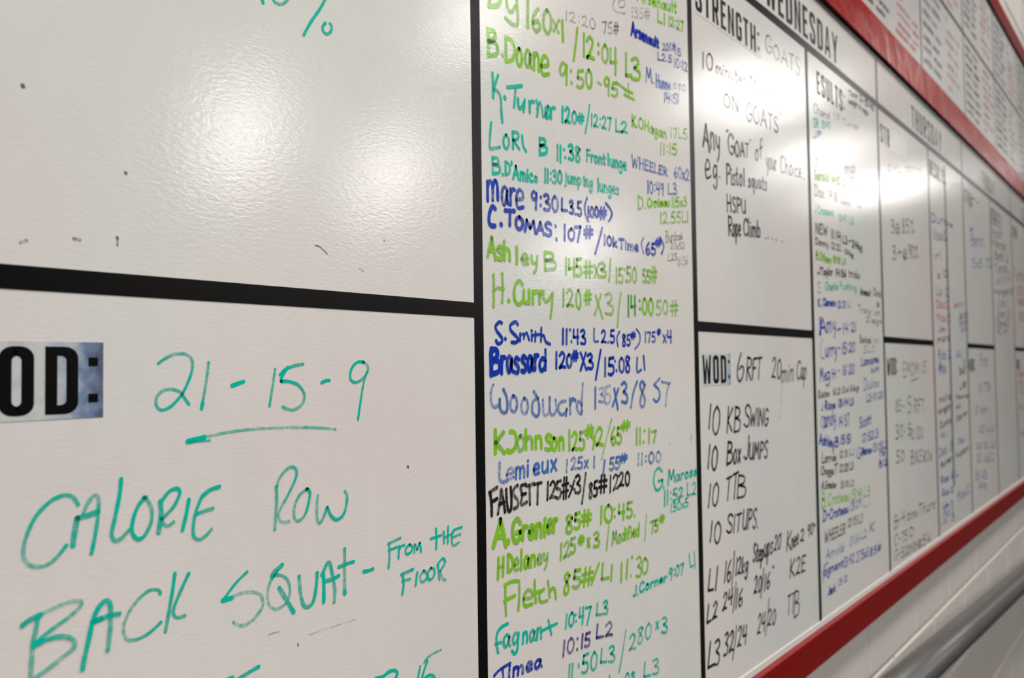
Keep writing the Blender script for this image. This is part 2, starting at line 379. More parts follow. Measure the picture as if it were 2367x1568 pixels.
SLANT = {(1580, 700, .2359): .20, (1580, 1050, .3303): .24, (1860, 780, .2041): .12, (1860, 1080, .2041): .22, (1840, 1150, .2666): .25, (1840, 850, .2232): .12, (1080, 1300, 560 / 2367): .12, (1080, 1050, 560 / 2367): .05}
def write(I, fr, text, x0, y0, x1, y1, h0, h1, w, dens=.85, slant=0.0, jit=.02, gap=.13):
    """hand-letter text between two baseline points (crop frame fr = ox, oy, scale), cap heights h0, h1 in crop pixels, pen width w in mm"""
    ox, oy, s = fr
    slant = SLANT.get(fr, 0)
    if ox >= 1580: dens += .18; w *= 1.18
    a = Vector(wp(ox + x0 * s, oy + y0 * s)); b = Vector(wp(ox + x1 * s, oy + y1 * s))
    ha = wp(ox + x0 * s, oy + (y0 - h0) * s)[1] - a.y; hb = wp(ox + x1 * s, oy + (y1 - h1) * s)[1] - b.y
    tot = sum(GL[c][0] for c in text) + gap * (len(text) - 1)
    pos = 0
    for c in text:
        gw, st = GL[c]
        jy = random.uniform(-jit, jit); js = random.uniform(1 - jit * 1.5, 1 + jit * 1.5)
        for q in st:
            pts = []
            for gx, gy in q:
                t = (pos + gx) / tot; h = ha + (hb - ha) * t
                p = a.lerp(b, t); pts.append((p.x + slant * h * gy, p.y + (gy * js + jy) * h))
            I.stroke(pts, w * .001, dens)
        pos += gw + gap
def raw(I, fr, pts, w, dens=.85, **k):
    ox, oy, s = fr
    if ox < 600: w *= 1.13
    if ox >= 1580 and dens > .2: dens += .18; w *= 1.18
    I.stroke([wp(ox + x * s, oy + y * s) for x, y in pts], w * .001, dens, **k)
def line(c, items, parent=wb, w=4.0, dens=.85, name='handwritten_line', label=None):
    """items: ('text', fr, x0,y0,x1,y1,h0,h1[,w[,dens]]) or (fr, [points][,w[,dens]])"""
    I = Ink()
    for it in items:
        if isinstance(it[0], str):
            t, fr, x0, y0, x1, y1, h0, h1 = it[:8]
            write(I, fr, t, x0, y0, x1, y1, h0, h1, it[8] if len(it) > 8 else w, it[9] if len(it) > 9 else dens)
        else:
            raw(I, it[0], it[1], it[2] if len(it) > 2 else w, it[3] if len(it) > 3 else dens)
    return I.build(c, parent, name, label)

# ------------------------------------------------------------------ printed condensed capitals
def rr(x0, z0, x1, z1, r, n=5, corners=(1, 1, 1, 1)):
    """rounded rectangle outline, counter-clockwise; corners bl, br, tr, tl"""
    out = []
    for (cxx, czz, a0, on) in ((x0 + r, z0 + r, 180, corners[0]), (x1 - r, z0 + r, 270, corners[1]), (x1 - r, z1 - r, 0, corners[2]), (x0 + r, z1 - r, 90, corners[3])):
        if on:
            for k in range(n + 1):
                a = math.radians(a0 + 90 * k / n); out.append((cxx + r * math.cos(a), czz + r * math.sin(a)))
        else:
            out.append((x0 if a0 in (180, 90) else x1, z0 if a0 in (180, 270) else z1))
    return out
S_, T_ = .152, .135          # stem and bar thickness of the condensed face (cap height 1, letter width .40)
CW = .42
def P_(*p): return ('poly', list(p))
def ring(outer, inner): return ('ring', outer, inner)
R_ = lambda x0, z0, x1, z1: P_((x0, z0), (x1, z0), (x1, z1), (x0, z1))
def glyph(c):
    w, s, t = CW, S_, T_
    if c == 'O': return w, [ring(rr(0, 0, w, 1, .17), rr(s, t, w - s, 1 - t, .075))]
    if c == 'D': return w, [ring(rr(0, 0, w, 1, .17, corners=(0, 1, 1, 0)), rr(s, t, w - s, 1 - t, .075, corners=(0, 1, 1, 0)))]
    if c == 'W': return .60, [P_((0, 1), (.12, 1), (.185, .40), (.145, 0), (.08, 0)), P_((.145, 0), (.185, .40), (.25, .78), (.30, .95), (.30, .62), (.235, 0)), P_((.30, .95), (.35, .78), (.415, .4), (.455, 0), (.365, 0), (.30, .62)), P_((.455, 0), (.415, .4), (.48, 1), (.60, 1), (.52, 0))]
    if c == 'E': return .36, [R_(0, 0, s, 1), R_(s, 0, .36, t), R_(s, .45, .32, .45 + t), R_(s, 1 - t, .36, 1)]
    if c == 'F': return .36, [R_(0, 0, s, 1), R_(s, .45, .32, .45 + t), R_(s, 1 - t, .36, 1)]
    if c == 'L': return .34, [R_(0, 0, s, 1), R_(s, 0, .34, t)]
    if c == 'T': return .38, [R_(.112, 0, .268, 1 - t), R_(0, 1 - t, .38, 1)]
    if c == 'I': return .152, [R_(0, 0, s, 1)]
    if c == 'H': return w, [R_(0, 0, s, 1), R_(w - s, 0, w, 1), R_(s, .44, w - s, .44 + t)]
    if c == 'N': return w, [R_(0, 0, s * .9, 1), R_(w - s * .9, 0, w, 1), P_((s * .9, 1), (s * .9, .66), (w - s * .9, 0), (w - s * .9, .34))]
    if c == 'U': return w, [ring2(0, 0, w, 1)]
    if c == 'S': return w, [('path', [(w - .076, .70), (w - .076, .86), (w - .12, .926), (.12, .926), (.076, .86), (.076, .70), (.12, .58), (.30, .44), (w - .076, .33), (w - .076, .14), (w - .12, .074), (.12, .074), (.076, .14), (.076, .30)])]
    if c == 'G': return w, [('path', [(w - .076, .70), (w - .076, .86), (w - .12, .926), (.12, .926), (.076, .86), (.076, .14), (.12, .074), (w - .12, .074), (w - .076, .14), (w - .076, .46)]), R_(.22, .40, w, .40 + t)]
    if c == 'R': return w, [R_(0, 0, s, 1), ('path', [(s, .926), (w - .12, .926), (w - .076, .86), (w - .076, .60), (w - .12, .50), (s, .50)]), P_((.17, .5), (w - s, 0), (w, 0), (.31, .5))]
    if c == 'A': return .46, [P_((0, 0), (.12, 0), (.265, 1), (.165, 1)), P_((.34, 0), (.46, 0), (.295, 1), (.195, 1)), R_(.1, .2, .36, .2 + t)]
    if c == 'Y': return .46, [P_((0, 1), (.125, 1), (.305, .42), (.155, .42)), P_((.46, 1), (.335, 1), (.155, .42), (.305, .42)), R_(.155, 0, .305, .42)]
    if c == ':': return .13, [R_(0, .16, .13, .16 + .13), R_(0, .71, .13, .71 + .13)]
    return .2, []
def ring2(x0, z0, x1, z1):
    return ('path', [(.076, 1), (.076, .16), (.12, .074), (CW - .12, .074), (CW - .076, .16), (CW - .076, 1)])
def letter_mesh(c, hw):
    """verts (x, z) unit cap height, faces; widths scaled by hw"""
    w, parts = glyph(c); V, Fc = [], []
    for p in parts:
        b = len(V)
        if p[0] == 'poly':
            V += p[1]; Fc.append(tuple(range(b, b + len(p[1]))))
        elif p[0] == 'ring':
            o, i = p[1], p[2]; n = len(o); V += o + i
            for k in range(n): Fc.append((b + k, b + (k + 1) % n, b + n + (k + 1) % n, b + n + k))
        else:
            Q = [Vector(q) for q in p[1]]; r = .076; L = []
            for k, q in enumerate(Q):
                d1 = (q - Q[k - 1]).normalized() if k else None; d2 = (Q[k + 1] - q).normalized() if k + 1 < len(Q) else None
                d = (d1 + d2).normalized() if d1 and d2 else (d1 or d2)
                f = 1 / max(.6, d.dot(d1 or d)) if d1 and d2 else 1
                n = Vector((-d.y, d.x)) * r * f
                L += [(q.x + n.x, q.y + n.y), (q.x - n.x, q.y - n.y)]
            V += L
            for k in range(len(Q) - 1): Fc.append((b + 2 * k, b + 2 * k + 1, b + 2 * k + 3, b + 2 * k + 2))
    return w, [(x * hw, z) for x, z in V], Fc
def lettering(text, xa, za, xb, h, mats, label, back=None, worn=(), skip=(), pad=.006, gap=.135):
    """a strip of printed capitals: backing film (part) with one sub-part per letter"""
    tot = sum(glyph(c)[0] for c in text) + gap * (len(text) - 1)
    k = (xb - xa) / tot / h
    x0, x1 = xa - pad, xb + pad
    film = box('heading_label', x0, x1, -.00025, -.00002, ZC + za - pad * .9, ZC + za + h + pad * .9, back or M_LABEL, wb, 0)
    film['label'] = label
    # own origin at the strip
    x = xa
    for n, c in enumerate(text):
        w, V, Fc = letter_mesh(c, k)
        if n not in skip:
            m = M_LETTER_WORN_GLARE if n in worn else M_LETTER
            px, pz = wb.location.x, wb.location.z
            vs = [(x + vx * h - px, -.00040, ZC + za + vz * h - pz) for vx, vz in V]
            me_n = len(vs); vs2 = vs + [(a, -.00026, c2) for a, b2, c2 in vs]
            fs = [tuple(f) for f in Fc]
            for f in Fc:
                for q in range(len(f)):
                    a, b2 = f[q], f[(q + 1) % len(f)]; fs.append((b2, a, a + me_n, b2 + me_n))
            link('letter', vs2, fs, m, film)
        x += (w + gap) * k * h
# headings: day names, and the three section labels of each day
dayx = [.181, 1.183, 2.181, 3.172, 4.166, 5.16]
DAY = {1: ('WEDNESDAY', 1.486, 1.887), 2: ('THURSDAY', 2.512, 2.877), 3: ('FRIDAY', 3.541, 3.80), 4: ('SATURDAY', 4.50, 4.87)}
for i, (t, a, b) in DAY.items():
    lettering(t, a, .633, b, .062, None, 'black %s heading' % t, pad=.007)
for i, x in enumerate(dayx[:5]):
    if i: lettering('STRENGTH:', x + .020, .533, x + .268, .046, None, 'black STRENGTH heading', worn=(6, 7) if i == 1 else (1, 2, 3, 4, 5, 6, 7), skip=() if i == 1 else ((3, 4, 5, 6, 7, 8) if i == 2 else (5, 6, 7, 8)), pad=.005)
    lettering('WOD:', x + .0185, -.0235, x + .1155, .0425, None, 'black WOD heading on worn film', back=(M_WORN, M_WORN2, M_LABEL, M_LABEL, M_LABEL)[i], pad=.0035)
    if i: lettering('RESULTS:', (1.7165, 2.708, 3.70, 4.69)[i - 1], .539, (1.7165, 2.708, 3.70, 4.69)[i - 1] + .21, .046, None, 'black RESULTS heading, partly rubbed away and lost in glare', worn=(1, 2, 3), skip=(0,) if i == 1 else (), pad=.006)

# ------------------------------------------------------------------ handwriting, read off crops of the photograph: frame = origin x, origin y, scale
FX = 560 / 2367
A1, A2, A3, A4, A5 = (1080, 0, FX), (1080, 350, FX), (1080, 700, FX), (1080, 1050, FX), (1080, 1300, FX)
# left cells: large teal writing traced stroke by stroke
M0, O0, O1, Q0, Q1, B0 = (0, 0, .4732), (0, 1040, .3367), (500, 1040, .3367), (340, 780, .2366), (480, 1440, .2535), (0, 1340, .14542)
line('t', [(M0, [(1278, -14), (1284, 12)], 3.4), (M0, [(1322, -30), (1340, 8), (1370, 22), (1398, 6), (1412, -20)], 2.6),
           (M0, [(1592, -12), (1565, 40), (1520, 105), (1483, 172)], 2.6, .75), (M0, [(1590, 112), (1577, 128), (1578, 152), (1596, 166), (1615, 155), (1620, 132), (1612, 116)], 2.8)], label='teal percent figure')
line('t', [(Q0, [(110, 255), (180, 205), (270, 165), (370, 165), (430, 205), (442, 290), (415, 400), (350, 540), (270, 640), (200, 695), (130, 710), (88, 660), (92, 590), (150, 525), (235, 508), (320, 535), (365, 595), (408, 655)], 2.3, .72),
           (Q0, [(600, 245), (588, 350), (565, 510), (532, 690)], 2.3, .75), (Q0, [(830, 473), (940, 433)], 3.2), (Q0, [(542, 640), (532, 695)], 3.0),
           (Q0, [(1250, 310), (1230, 450), (1195, 670)], 2.3, .8), (Q0, [(1520, 262), (1430, 280), (1350, 315), (1300, 365)], 2.8, .8), (Q0, [(1370, 295), (1315, 390), (1310, 430), (1310, 430), (1390, 432), (1480, 470), (1535, 560), (1515, 650), (1440, 706), (1370, 700), (1325, 682)], 2.6, .75),
           (Q0, [(1705, 443), (1740, 425), (1780, 420)], 2.8), (Q0, [(2120, 245), (2060, 240), (2005, 290), (1982, 370), (1998, 425), (2045, 440), (2110, 400), (2155, 330), (2150, 270), (2110, 240)], 2.5, .75), (Q0, [(2150, 330), (2118, 430), (2090, 590), (2060, 800)], 2.3, .75),
           (Q0, [(395, 1018), (520, 985), (800, 925), (1100, 892), (1450, 880), (1700, 885), (1840, 898)], 2.2, .45), (Q0, [(395, 1018), (470, 1000), (560, 975)], 3.6, .9), (Q0, [(410, 1022), (520, 1015), (610, 1005)], 1.6, .5)], label='teal repetition scheme')
line('t', [(O0, [(535, 375), (500, 325), (440, 312), (350, 350), (250, 450), (185, 580), (158, 700), (180, 775), (250, 803), (330, 785), (400, 725), (455, 655)], 2.5, .68), (O0, [(500, 655), (510, 570), (530, 470), (530, 470), (600, 450), (670, 425)], 4.0, .95),
           (O0, [(570, 440), (605, 360), (650, 312), (675, 335), (672, 450), (650, 600), (627, 710)], 2.6, .72), (O0, [(830, 200), (820, 310), (785, 480), (765, 580), (790, 625), (835, 605), (885, 550)], 2.8, .78),
           (O0, [(1000, 325), (950, 380), (915, 470), (905, 560), (940, 612), (990, 590), (1035, 500), (1040, 410), (1010, 345), (985, 325)], 2.7, .75), (O0, [(1100, 355), (1105, 450), (1095, 520), (1088, 565)], 4.0, .9), (O0, [(1110, 350), (1160, 285), (1215, 265), (1232, 300), (1190, 390), (1110, 475), (1110, 475), (1125, 510), (1155, 520), (1190, 495)], 2.6, .72),
           (O0, [(1295, 340), (1280, 430), (1252, 550)], 2.8, .85), (O0, [(1505, 252), (1440, 275), (1385, 320)], 2.8, .85), (O0, [(1385, 320), (1345, 420), (1325, 530), (1330, 595), (1365, 615), (1410, 590), (1450, 545)], 2.5, .68), (O0, [(1348, 438), (1400, 420), (1460, 402)], 2.6, .75)], label='teal exercise name')
line('t', [(O1, [(412, 250), (413, 360), (405, 460), (400, 545)], 2.8, .75), (O1, [(415, 250), (440, 180), (500, 120), (545, 130), (545, 190), (490, 310), (440, 400), (425, 460), (450, 495), (498, 490)], 2.4, .62),
           (O1, [(625, 265), (570, 310), (535, 390), (535, 465), (565, 485), (610, 440), (635, 350), (640, 285), (615, 270)], 2.5, .72), (O1, [(695, 315), (688, 400), (692, 475), (710, 500), (740, 450), (760, 395), (785, 450), (825, 478), (870, 445), (893, 370), (895, 310), (882, 285)], 2.6, .72)], label='teal exercise name')
line('t', [(B0, [(355, 725), (450, 650), (610, 570), (820, 465), (1050, 370), (1220, 335), (1300, 370), (1240, 460), (1080, 600), (900, 730), (740, 850), (640, 930)], 2.5, .52), (B0, [(355, 725), (470, 640), (640, 560)], 3.4, .92),
           (B0, [(600, 590), (560, 820), (520, 1000), (500, 1250), (485, 1480), (480, 1600)], 3.0, .70), (B0, [(530, 1030), (700, 960), (900, 910), (1080, 915), (1180, 985), (1160, 1090), (1020, 1210), (820, 1370), (640, 1500), (520, 1580)], 3.0, .62), (B0, [(540, 1025), (660, 975)], 4.2, .95),
           (B0, [(1310, 1420), (1340, 1240), (1400, 980), (1460, 700), (1530, 500), (1620, 370), (1700, 330), (1750, 400), (1755, 560), (1745, 800), (1710, 1120)], 3.2, .74), (B0, [(1470, 680), (1600, 620), (1740, 565), (1890, 540)], 3.0, .8), (B0, [(1470, 680), (1600, 625)], 4.2, .95),
           (O0, [(1100, 990), (1085, 965), (1020, 970), (930, 1050), (860, 1170), (848, 1260), (880, 1308), (950, 1300), (1030, 1255), (1105, 1185)], 2.5, .6), (O0, [(1200, 850), (1185, 960), (1165, 1080), (1135, 1250)], 2.8, .75), (O0, [(1295, 850), (1240, 970), (1195, 1080), (1190, 1130), (1215, 1155), (1268, 1140)], 2.7, .75)], label='teal exercise name')
line('t', [(O1, [(212, 838), (130, 920), (45, 1035)], 2.3, .72), (O1, [(45, 1035), (100, 1015), (190, 980), (280, 985), (318, 1030), (310, 1090), (250, 1170), (170, 1210), (118, 1185)], 2.8, .35), (O1, [(45, 1035), (105, 1018)], 3.8, .95),
           (O1, [(450, 792), (400, 840), (382, 870)], 4.2, .9), (O1, [(420, 830), (365, 920), (350, 1010), (365, 1070), (410, 1095), (470, 1060), (505, 980), (490, 900), (450, 865), (400, 862)], 2.6, .5), (O1, [(432, 950), (480, 1030), (530, 1115)], 3.8, .6),
           (O1, [(568, 870), (575, 970), (595, 1060), (630, 1080), (665, 1040), (685, 940), (692, 845)], 3.4, .62), (O1, [(737, 1045), (738, 950), (735, 860)], 3.4, .88), (O1, [(725, 860), (770, 770), (795, 850), (812, 960), (808, 1045)], 3.4, .6), (O1, [(738, 905), (790, 890), (840, 865)], 3.4, .85),
           (O1, [(880, 680), (880, 800), (880, 975)], 3.4, .6), (O1, [(840, 805), (890, 785), (942, 768)], 3.0, .75), (O1, [(1012, 835), (1045, 830), (1075, 818)], 3.2), (O1, [(880, 970), (882, 985)], 4.2)], label='teal exercise name')
line('t', [(O1, [(1262, 605), (1180, 645)], 2.6), (O1, [(1185, 640), (1188, 720), (1182, 810)], 2.4), (O1, [(1183, 690), (1240, 668)], 2.2), (O1, [(1255, 660), (1250, 745)], 2.2), (O1, [(1252, 690), (1270, 660), (1290, 655)], 2.2), (O1, [(1325, 650), (1300, 680), (1305, 715), (1335, 700), (1345, 665), (1325, 650)], 2.2),
           (O1, [(1358, 705), (1362, 650), (1378, 685), (1378, 685), (1395, 640), (1405, 700)], 2.2), (O1, [(1507, 540), (1510, 610), (1508, 680)], 2.3), (O1, [(1470, 610), (1545, 585)], 2.3), (O1, [(1560, 560), (1562, 640)], 2.2), (O1, [(1590, 525), (1588, 640)], 2.2), (O1, [(1560, 605), (1625, 570)], 2.2), (O1, [(1685, 530), (1625, 555), (1615, 610), (1625, 655), (1665, 635)], 2.2), (O1, [(1620, 600), (1675, 578)], 2.2),
           (O1, [(1350, 818), (1268, 855)], 2.6), (O1, [(1278, 855), (1285, 920), (1276, 990)], 2.4), (O1, [(1275, 900), (1330, 885)], 2.2), (O1, [(1378, 840), (1367, 930)], 2.2), (O1, [(1425, 830), (1400, 860), (1405, 905), (1435, 890), (1445, 850), (1420, 830)], 2.2), (O1, [(1475, 810), (1452, 840), (1458, 890), (1490, 870), (1495, 820), (1470, 812)], 2.2),
           (O1, [(1520, 790), (1530, 890)], 2.2), (O1, [(1515, 790), (1550, 745), (1570, 770), (1535, 830), (1535, 830), (1550, 880), (1572, 892)], 2.2)], label='small teal note')
line('t', [(Q1, [(465, 402), (390, 445), (300, 502), (200, 560)], 3.2, .6), (Q1, [(190, 505), (230, 498)], 2.4, .6), (Q1, [(2125, 250), (2060, 280), (2000, 325), (1975, 365)], 2.4, .6), (Q1, [(2003, 350), (1975, 430), (1945, 540)], 2.8, .75), (Q1, [(1937, 400), (1925, 460), (1910, 540)], 2.8, .75),
           (Q1, [(1530, 510), (1600, 490), (1650, 450), (1700, 435), (1730, 460), (1710, 510)], 3.2, .85), (Q1, [(1980, 505), (2020, 478), (2060, 490), (2068, 520)], 3.2, .85)], label='tops of teal figures')
# smudges and specks on the left cells
line('y', [(M0, [(110, 417), (112, 422)], 2.6, .8), (M0, [(612, 843), (616, 847)], 2.0, .9), (M0, [(572, 1160), (573, 1165)], 1.8, .8), (M0, [(574, 1165), (573, 1200)], 1.2, .4), (M0, [(1540, 1198), (1565, 1208), (1598, 1240)], .9, .8), (M0, [(360, 1165), (390, 1172)], 2.0, .3), (M0, [(100, 1185), (130, 1175)], 2.0, .25),
           (O1, [(360, 1270), (400, 1255), (435, 1248)], 1.0, .3), (O1, [(560, 1330), (562, 1345)], 1.2, .4), (O1, [(640, 1270), (720, 1240), (800, 1215), (950, 1165)], .7, .22), (O1, [(1312, 112), (1318, 120)], 1.8, .95), (M0, [(1875, 1174), (1877, 1178)], .9, .8), (M0, [(1755, 1310), (1775, 1325)], .8, .3)], name='smudge', label='grey smudges and specks')

# middle column
line('g', [('D', A1, 205, 62, 330, 72, 150, 150, 6), (A1, [(380, -30), (395, 75), (430, 118), (470, 60)], 5.5), (A1, [(480, -20), (492, 120), (490, 235), (445, 240), (375, 175)], 6),
           (A1, [(592, -40), (590, 262)], 6, .7), ('6', A1, 632, 292, 720, 312, 225, 225, 6, .55), ('0', A1, 740, 322, 825, 332, 230, 225, 6, .5), (A1, [(840, 200), (890, 315)], 5.5, .5), (A1, [(895, 195), (845, 300)], 5, .5), (A1, [(928, 205), (935, 395)], 6, .7)], dens=.75)
line('g', [(A1, [(1075, 275), (1060, 420), (1040, 585)], 5), ('1', A1, 1132, 548, 1152, 550, 215, 215, 5), ('2', A1, 1165, 560, 1240, 575, 215, 215, 5.5), (A1, [(1280, 428), (1282, 432)], 6), (A1, [(1280, 512), (1282, 516)], 6), ('0', A1, 1312, 606, 1378, 608, 165, 165, 5), ('4', A1, 1395, 718, 1465, 722, 255, 255, 5),
           ('L', A1, 1545, 742, 1605, 745, 225, 225, 5.5), ('3', A1, 1600, 775, 1692, 785, 215, 215, 5.5)], dens=.78)
line('g', [('B', A1, 197, 540, 298, 548, 265, 265, 6.5, .9), (A1, [(342, 543), (345, 546)], 6), ('D', A1, 368, 598, 470, 606, 240, 240, 6, .9), ('oan', A1, 478, 630, 705, 690, 260, 285, 6), ('e', A1, 712, 740, 800, 745, 300, 300, 6, .7),
           (A1, [(965, 640), (930, 615), (905, 680), (915, 730), (950, 715), (972, 640)], 5.5), (A1, [(972, 640), (970, 825)], 5), (A1, [(1013, 690), (1014, 694)], 5.5), (A1, [(1018, 806), (1020, 810)], 5.5), ('5', A1, 1072, 858, 1142, 862, 170, 170, 5.5), ('0', A1, 1158, 860, 1220, 865, 172, 172, 5.5),
           (A1, [(1280, 806), (1305, 825)], 4.5), ('9', A1, 1338, 932, 1395, 935, 170, 170, 5), ('5', A1, 1410, 940, 1475, 945, 128, 132, 5), (A1, [(1430, 815), (1480, 822), (1540, 870), (1615, 910)], 4.5), (A1, [(1535, 925), (1630, 972)], 4.5), (A1, [(1535, 860), (1555, 935)], 4, .6), (A1, [(1570, 815), (1582, 955)], 4, .6)], dens=.8)
line('t', [(A1, [(247, 715), (252, 830), (253, 950)], 5), (A1, [(300, 735), (275, 810), (258, 880), (290, 885), (325, 950), (332, 1080), (342, 1190)], 4.6), (A1, [(366, 950), (369, 958)], 6), (A1, [(392, 850), (533, 838)], 4.2), (A1, [(470, 868), (464, 960), (456, 1042)], 4.4),
           (A1, [(496, 965), (498, 1030), (520, 1058), (555, 1000)], 4.4), (A1, [(560, 975), (550, 1085)], 4.2), (A1, [(605, 990), (610, 1095)], 4.4), (A1, [(608, 1040), (625, 990), (650, 995)], 4.4), (A1, [(675, 985), (690, 1050), (682, 1130)], 4.4), (A1, [(682, 1060), (705, 1000), (730, 1060), (740, 1140), (780, 1100), (790, 1040), (765, 1060), (765, 1130), (785, 1150), (820, 1100)], 4.2),
           (A1, [(812, 1060), (818, 1155)], 4.4), (A1, [(818, 1085), (835, 1050), (855, 1055)], 4.4), ('12', A1, 922, 1188, 1005, 1200, 145, 145, 4), ('0', A1, 1020, 1200, 1070, 1205, 110, 110, 4), ('#', A1, 1082, 1205, 1140, 1212, 95, 95, 4), (A1, [(1195, 1022), (1180, 1150), (1152, 1300)], 3.4),
           ('12:27', A1, 1210, 1232, 1408, 1275, 115, 125, 3.6), ('L', A1, 1448, 1288, 1495, 1295, 120, 115, 3.6), ('2', A1, 1500, 1296, 1566, 1302, 105, 110, 3.6)], dens=.9)
line('t', [(A1, [(233, 1198), (222, 1330), (218, 1440), (240, 1452), (318, 1437)], 4), ('O', A1, 352, 1450, 410, 1452, 135, 135, 4.2), ('R', A1, 438, 1452, 512, 1455, 165, 165, 4), (A1, [(535, 1325), (545, 1420), (575, 1478)], 4), ('B', A1, 702, 1508, 780, 1505, 160, 160, 4.4),
           ('11', A1, 875, 1552, 920, 1590, 140, 160, 4), (A1, [(945, 1458), (946, 1462)], 4.5), (A1, [(957, 1535), (958, 1540)], 4.5), ('38', A1, 988, 1550, 1108, 1585, 140, 150, 4.4), ('Front', A2, 1165, 90, 1348, 128, 110, 100, 3.6), ('lunge', A2, 1372, 128, 1555, 185, 105, 115, 3.8)], dens=.85)
line('t', [('B', A2, 242, 218, 322, 222, 155, 158, 4.2), (A2, [(345, 225), (347, 228)], 4.4), ("D'", A2, 370, 232, 440, 235, 125, 125, 4), ('Amic', A2, 448, 270, 640, 300, 130, 130, 3.8), ('o', A2, 655, 295, 685, 300, 80, 80, 3.8), ('11:30', A2, 755, 302, 925, 312, 130, 115, 3.8), ('jump', A2, 955, 300, 1110, 325, 105, 110, 3.4, .6), ('ing', A2, 1135, 330, 1222, 355, 105, 110, 3.4, .6), ('lunges', A2, 1272, 385, 1480, 425, 120, 115, 3.6, .65)], dens=.8)
line('b', [('m', A2, 190, 482, 305, 472, 320, 320, 5.4), ('a', A2, 332, 520, 400, 520, 290, 290, 5.2), ('r', A2, 415, 525, 462, 525, 265, 265, 5), ('e', A2, 470, 560, 552, 560, 300, 300, 5.2, .65), ('9:30', A2, 625, 560, 888, 590, 172, 140, 5, .6), ('L', A2, 918, 582, 975, 585, 120, 120, 4.6, .9), ('3.5', A2, 998, 605, 1118, 632, 125, 140, 4.2), (A2, [(1168, 458), (1147, 540), (1155, 620), (1182, 682)], 4),
           ('100', A2, 1178, 642, 1280, 642, 100, 95, 4.2), ('#', A2, 1285, 658, 1358, 655, 110, 110, 4.6), (A2, [(1352, 505), (1395, 560), (1412, 620), (1382, 682)], 4)], dens=.88)
line('b', [(A2, [(272, 560), (242, 540), (215, 610), (212, 690), (235, 725), (270, 728)], 5.8), (A2, [(328, 712), (331, 716)], 6.4), ('T', A2, 370, 722, 462, 722, 148, 140, 5.6), ('O', A2, 472, 760, 545, 760, 120, 115, 5.4, .85), ('M', A2, 560, 775, 672, 800, 105, 110, 5.2, .82), ('A', A2, 680, 802, 750, 815, 115, 110, 5.2, .75), ('S', A2, 755, 822, 825, 825, 125, 125, 5.4, .8),
           (A2, [(862, 730), (863, 734)], 5.5), (A2, [(871, 858), (872, 866)], 5.5), ('1', A2, 942, 868, 965, 870, 142, 142, 5.2), ('0', A2, 985, 868, 1050, 870, 110, 110, 5.2), ('7', A2, 1050, 888, 1115, 888, 145, 145, 5), ('#', A2, 1142, 850, 1225, 852, 112, 112, 4.8), (A2, [(1318, 752), (1290, 860), (1250, 1000)], 4.6),
           ('10k', A2, 1335, 912, 1462, 935, 90, 85, 4.6, .7), ('Time', A2, 1485, 948, 1670, 975, 90, 90, 4.4, .55), (A2, [(1718, 850), (1700, 910), (1722, 992)], 3.8, .7), ('65', A2, 1745, 1008, 1842, 1008, 115, 110, 4.6, .85), ('#', A2, 1840, 925, 1892, 928, 75, 75, 4), (A2, [(1882, 838), (1918, 920), (1898, 1000)], 4)], dens=.95)
line('g', [('A', A2, 200, 1028, 278, 1055, 190, 200, 5.6), ('s', A2, 285, 1055, 352, 1058, 210, 210, 5.4), ('h', A2, 355, 1058, 420, 1062, 180, 180, 5.4), ('ley', A2, 470, 1085, 690, 1130, 150, 170, 5.4), ('B', A2, 748, 1162, 868, 1165, 178, 178, 5.4, .6), ('1', A2, 958, 1198, 975, 1200, 160, 160, 5), ('4', A2, 990, 1222, 1060, 1225, 170, 170, 5), ('5', A2, 1062, 1222, 1122, 1225, 175, 175, 5),
           ('#', A2, 1140, 1235, 1225, 1238, 160, 160, 4.8, .55), ('x', A2, 1242, 1225, 1285, 1228, 200, 200, 4.4, .6), ('3', A2, 1282, 1228, 1360, 1230, 135, 130, 5), (A2, [(1400, 1052), (1385, 1268)], 4.4), ('15', A2, 1452, 1285, 1525, 1280, 145, 140, 4.6, .65), (A2, [(1540, 1155), (1541, 1158)], 4.5), (A2, [(1548, 1268), (1549, 1272)], 4.5), ('50', A2, 1558, 1275, 1655, 1285, 150, 140, 4.6, .55), ('55', A2, 1715, 1278, 1790, 1285, 120, 120, 4.4, .5), ('#', A2, 1795, 1280, 1852, 1280, 145, 145, 4.4, .5)], dens=.72)
line('g', [(A2, [(255, 1210), (258, 1350), (256, 1515)], 5.2), (A2, [(340, 1195), (345, 1330), (340, 1470)], 5), (A2, [(258, 1360), (300, 1332), (355, 1345)], 4.6), (A2, [(404, 1455), (406, 1460)], 6), ('C', A2, 452, 1488, 545, 1490, 230, 230, 5.4, .7), ('urr', A2, 545, 1488, 745, 1478, 215, 200, 5.4), (A2, [(735, 1388), (755, 1455), (790, 1455), (825, 1395)], 5.2), (A2, [(835, 1385), (828, 1500), (812, 1630)], 5.6, .9),
           ('12', A2, 930, 1515, 1040, 1515, 165, 160, 4.8, .6), ('0', A2, 1062, 1538, 1112, 1540, 190, 185, 5, .65), ('#', A2, 1145, 1498, 1212, 1495, 135, 135, 4.4, .6), (A2, [(1255, 1415), (1322, 1632)], 4.6, .8), (A2, [(1305, 1400), (1245, 1600)], 4.2, .6), ('3', A2, 1345, 1600, 1430, 1602, 215, 205, 4.8, .6), (A2, [(1500, 1385), (1480, 1540), (1468, 1715)], 4, .7),
           ('00', A2, 1710, 1592, 1818, 1595, 150, 150, 5.2, .9), ('50', A2, 1848, 1600, 1960, 1588, 140, 130, 4.4, .5), ('#', A2, 1985, 1600, 2060, 1600, 145, 145, 4.2, .5)], dens=.78)
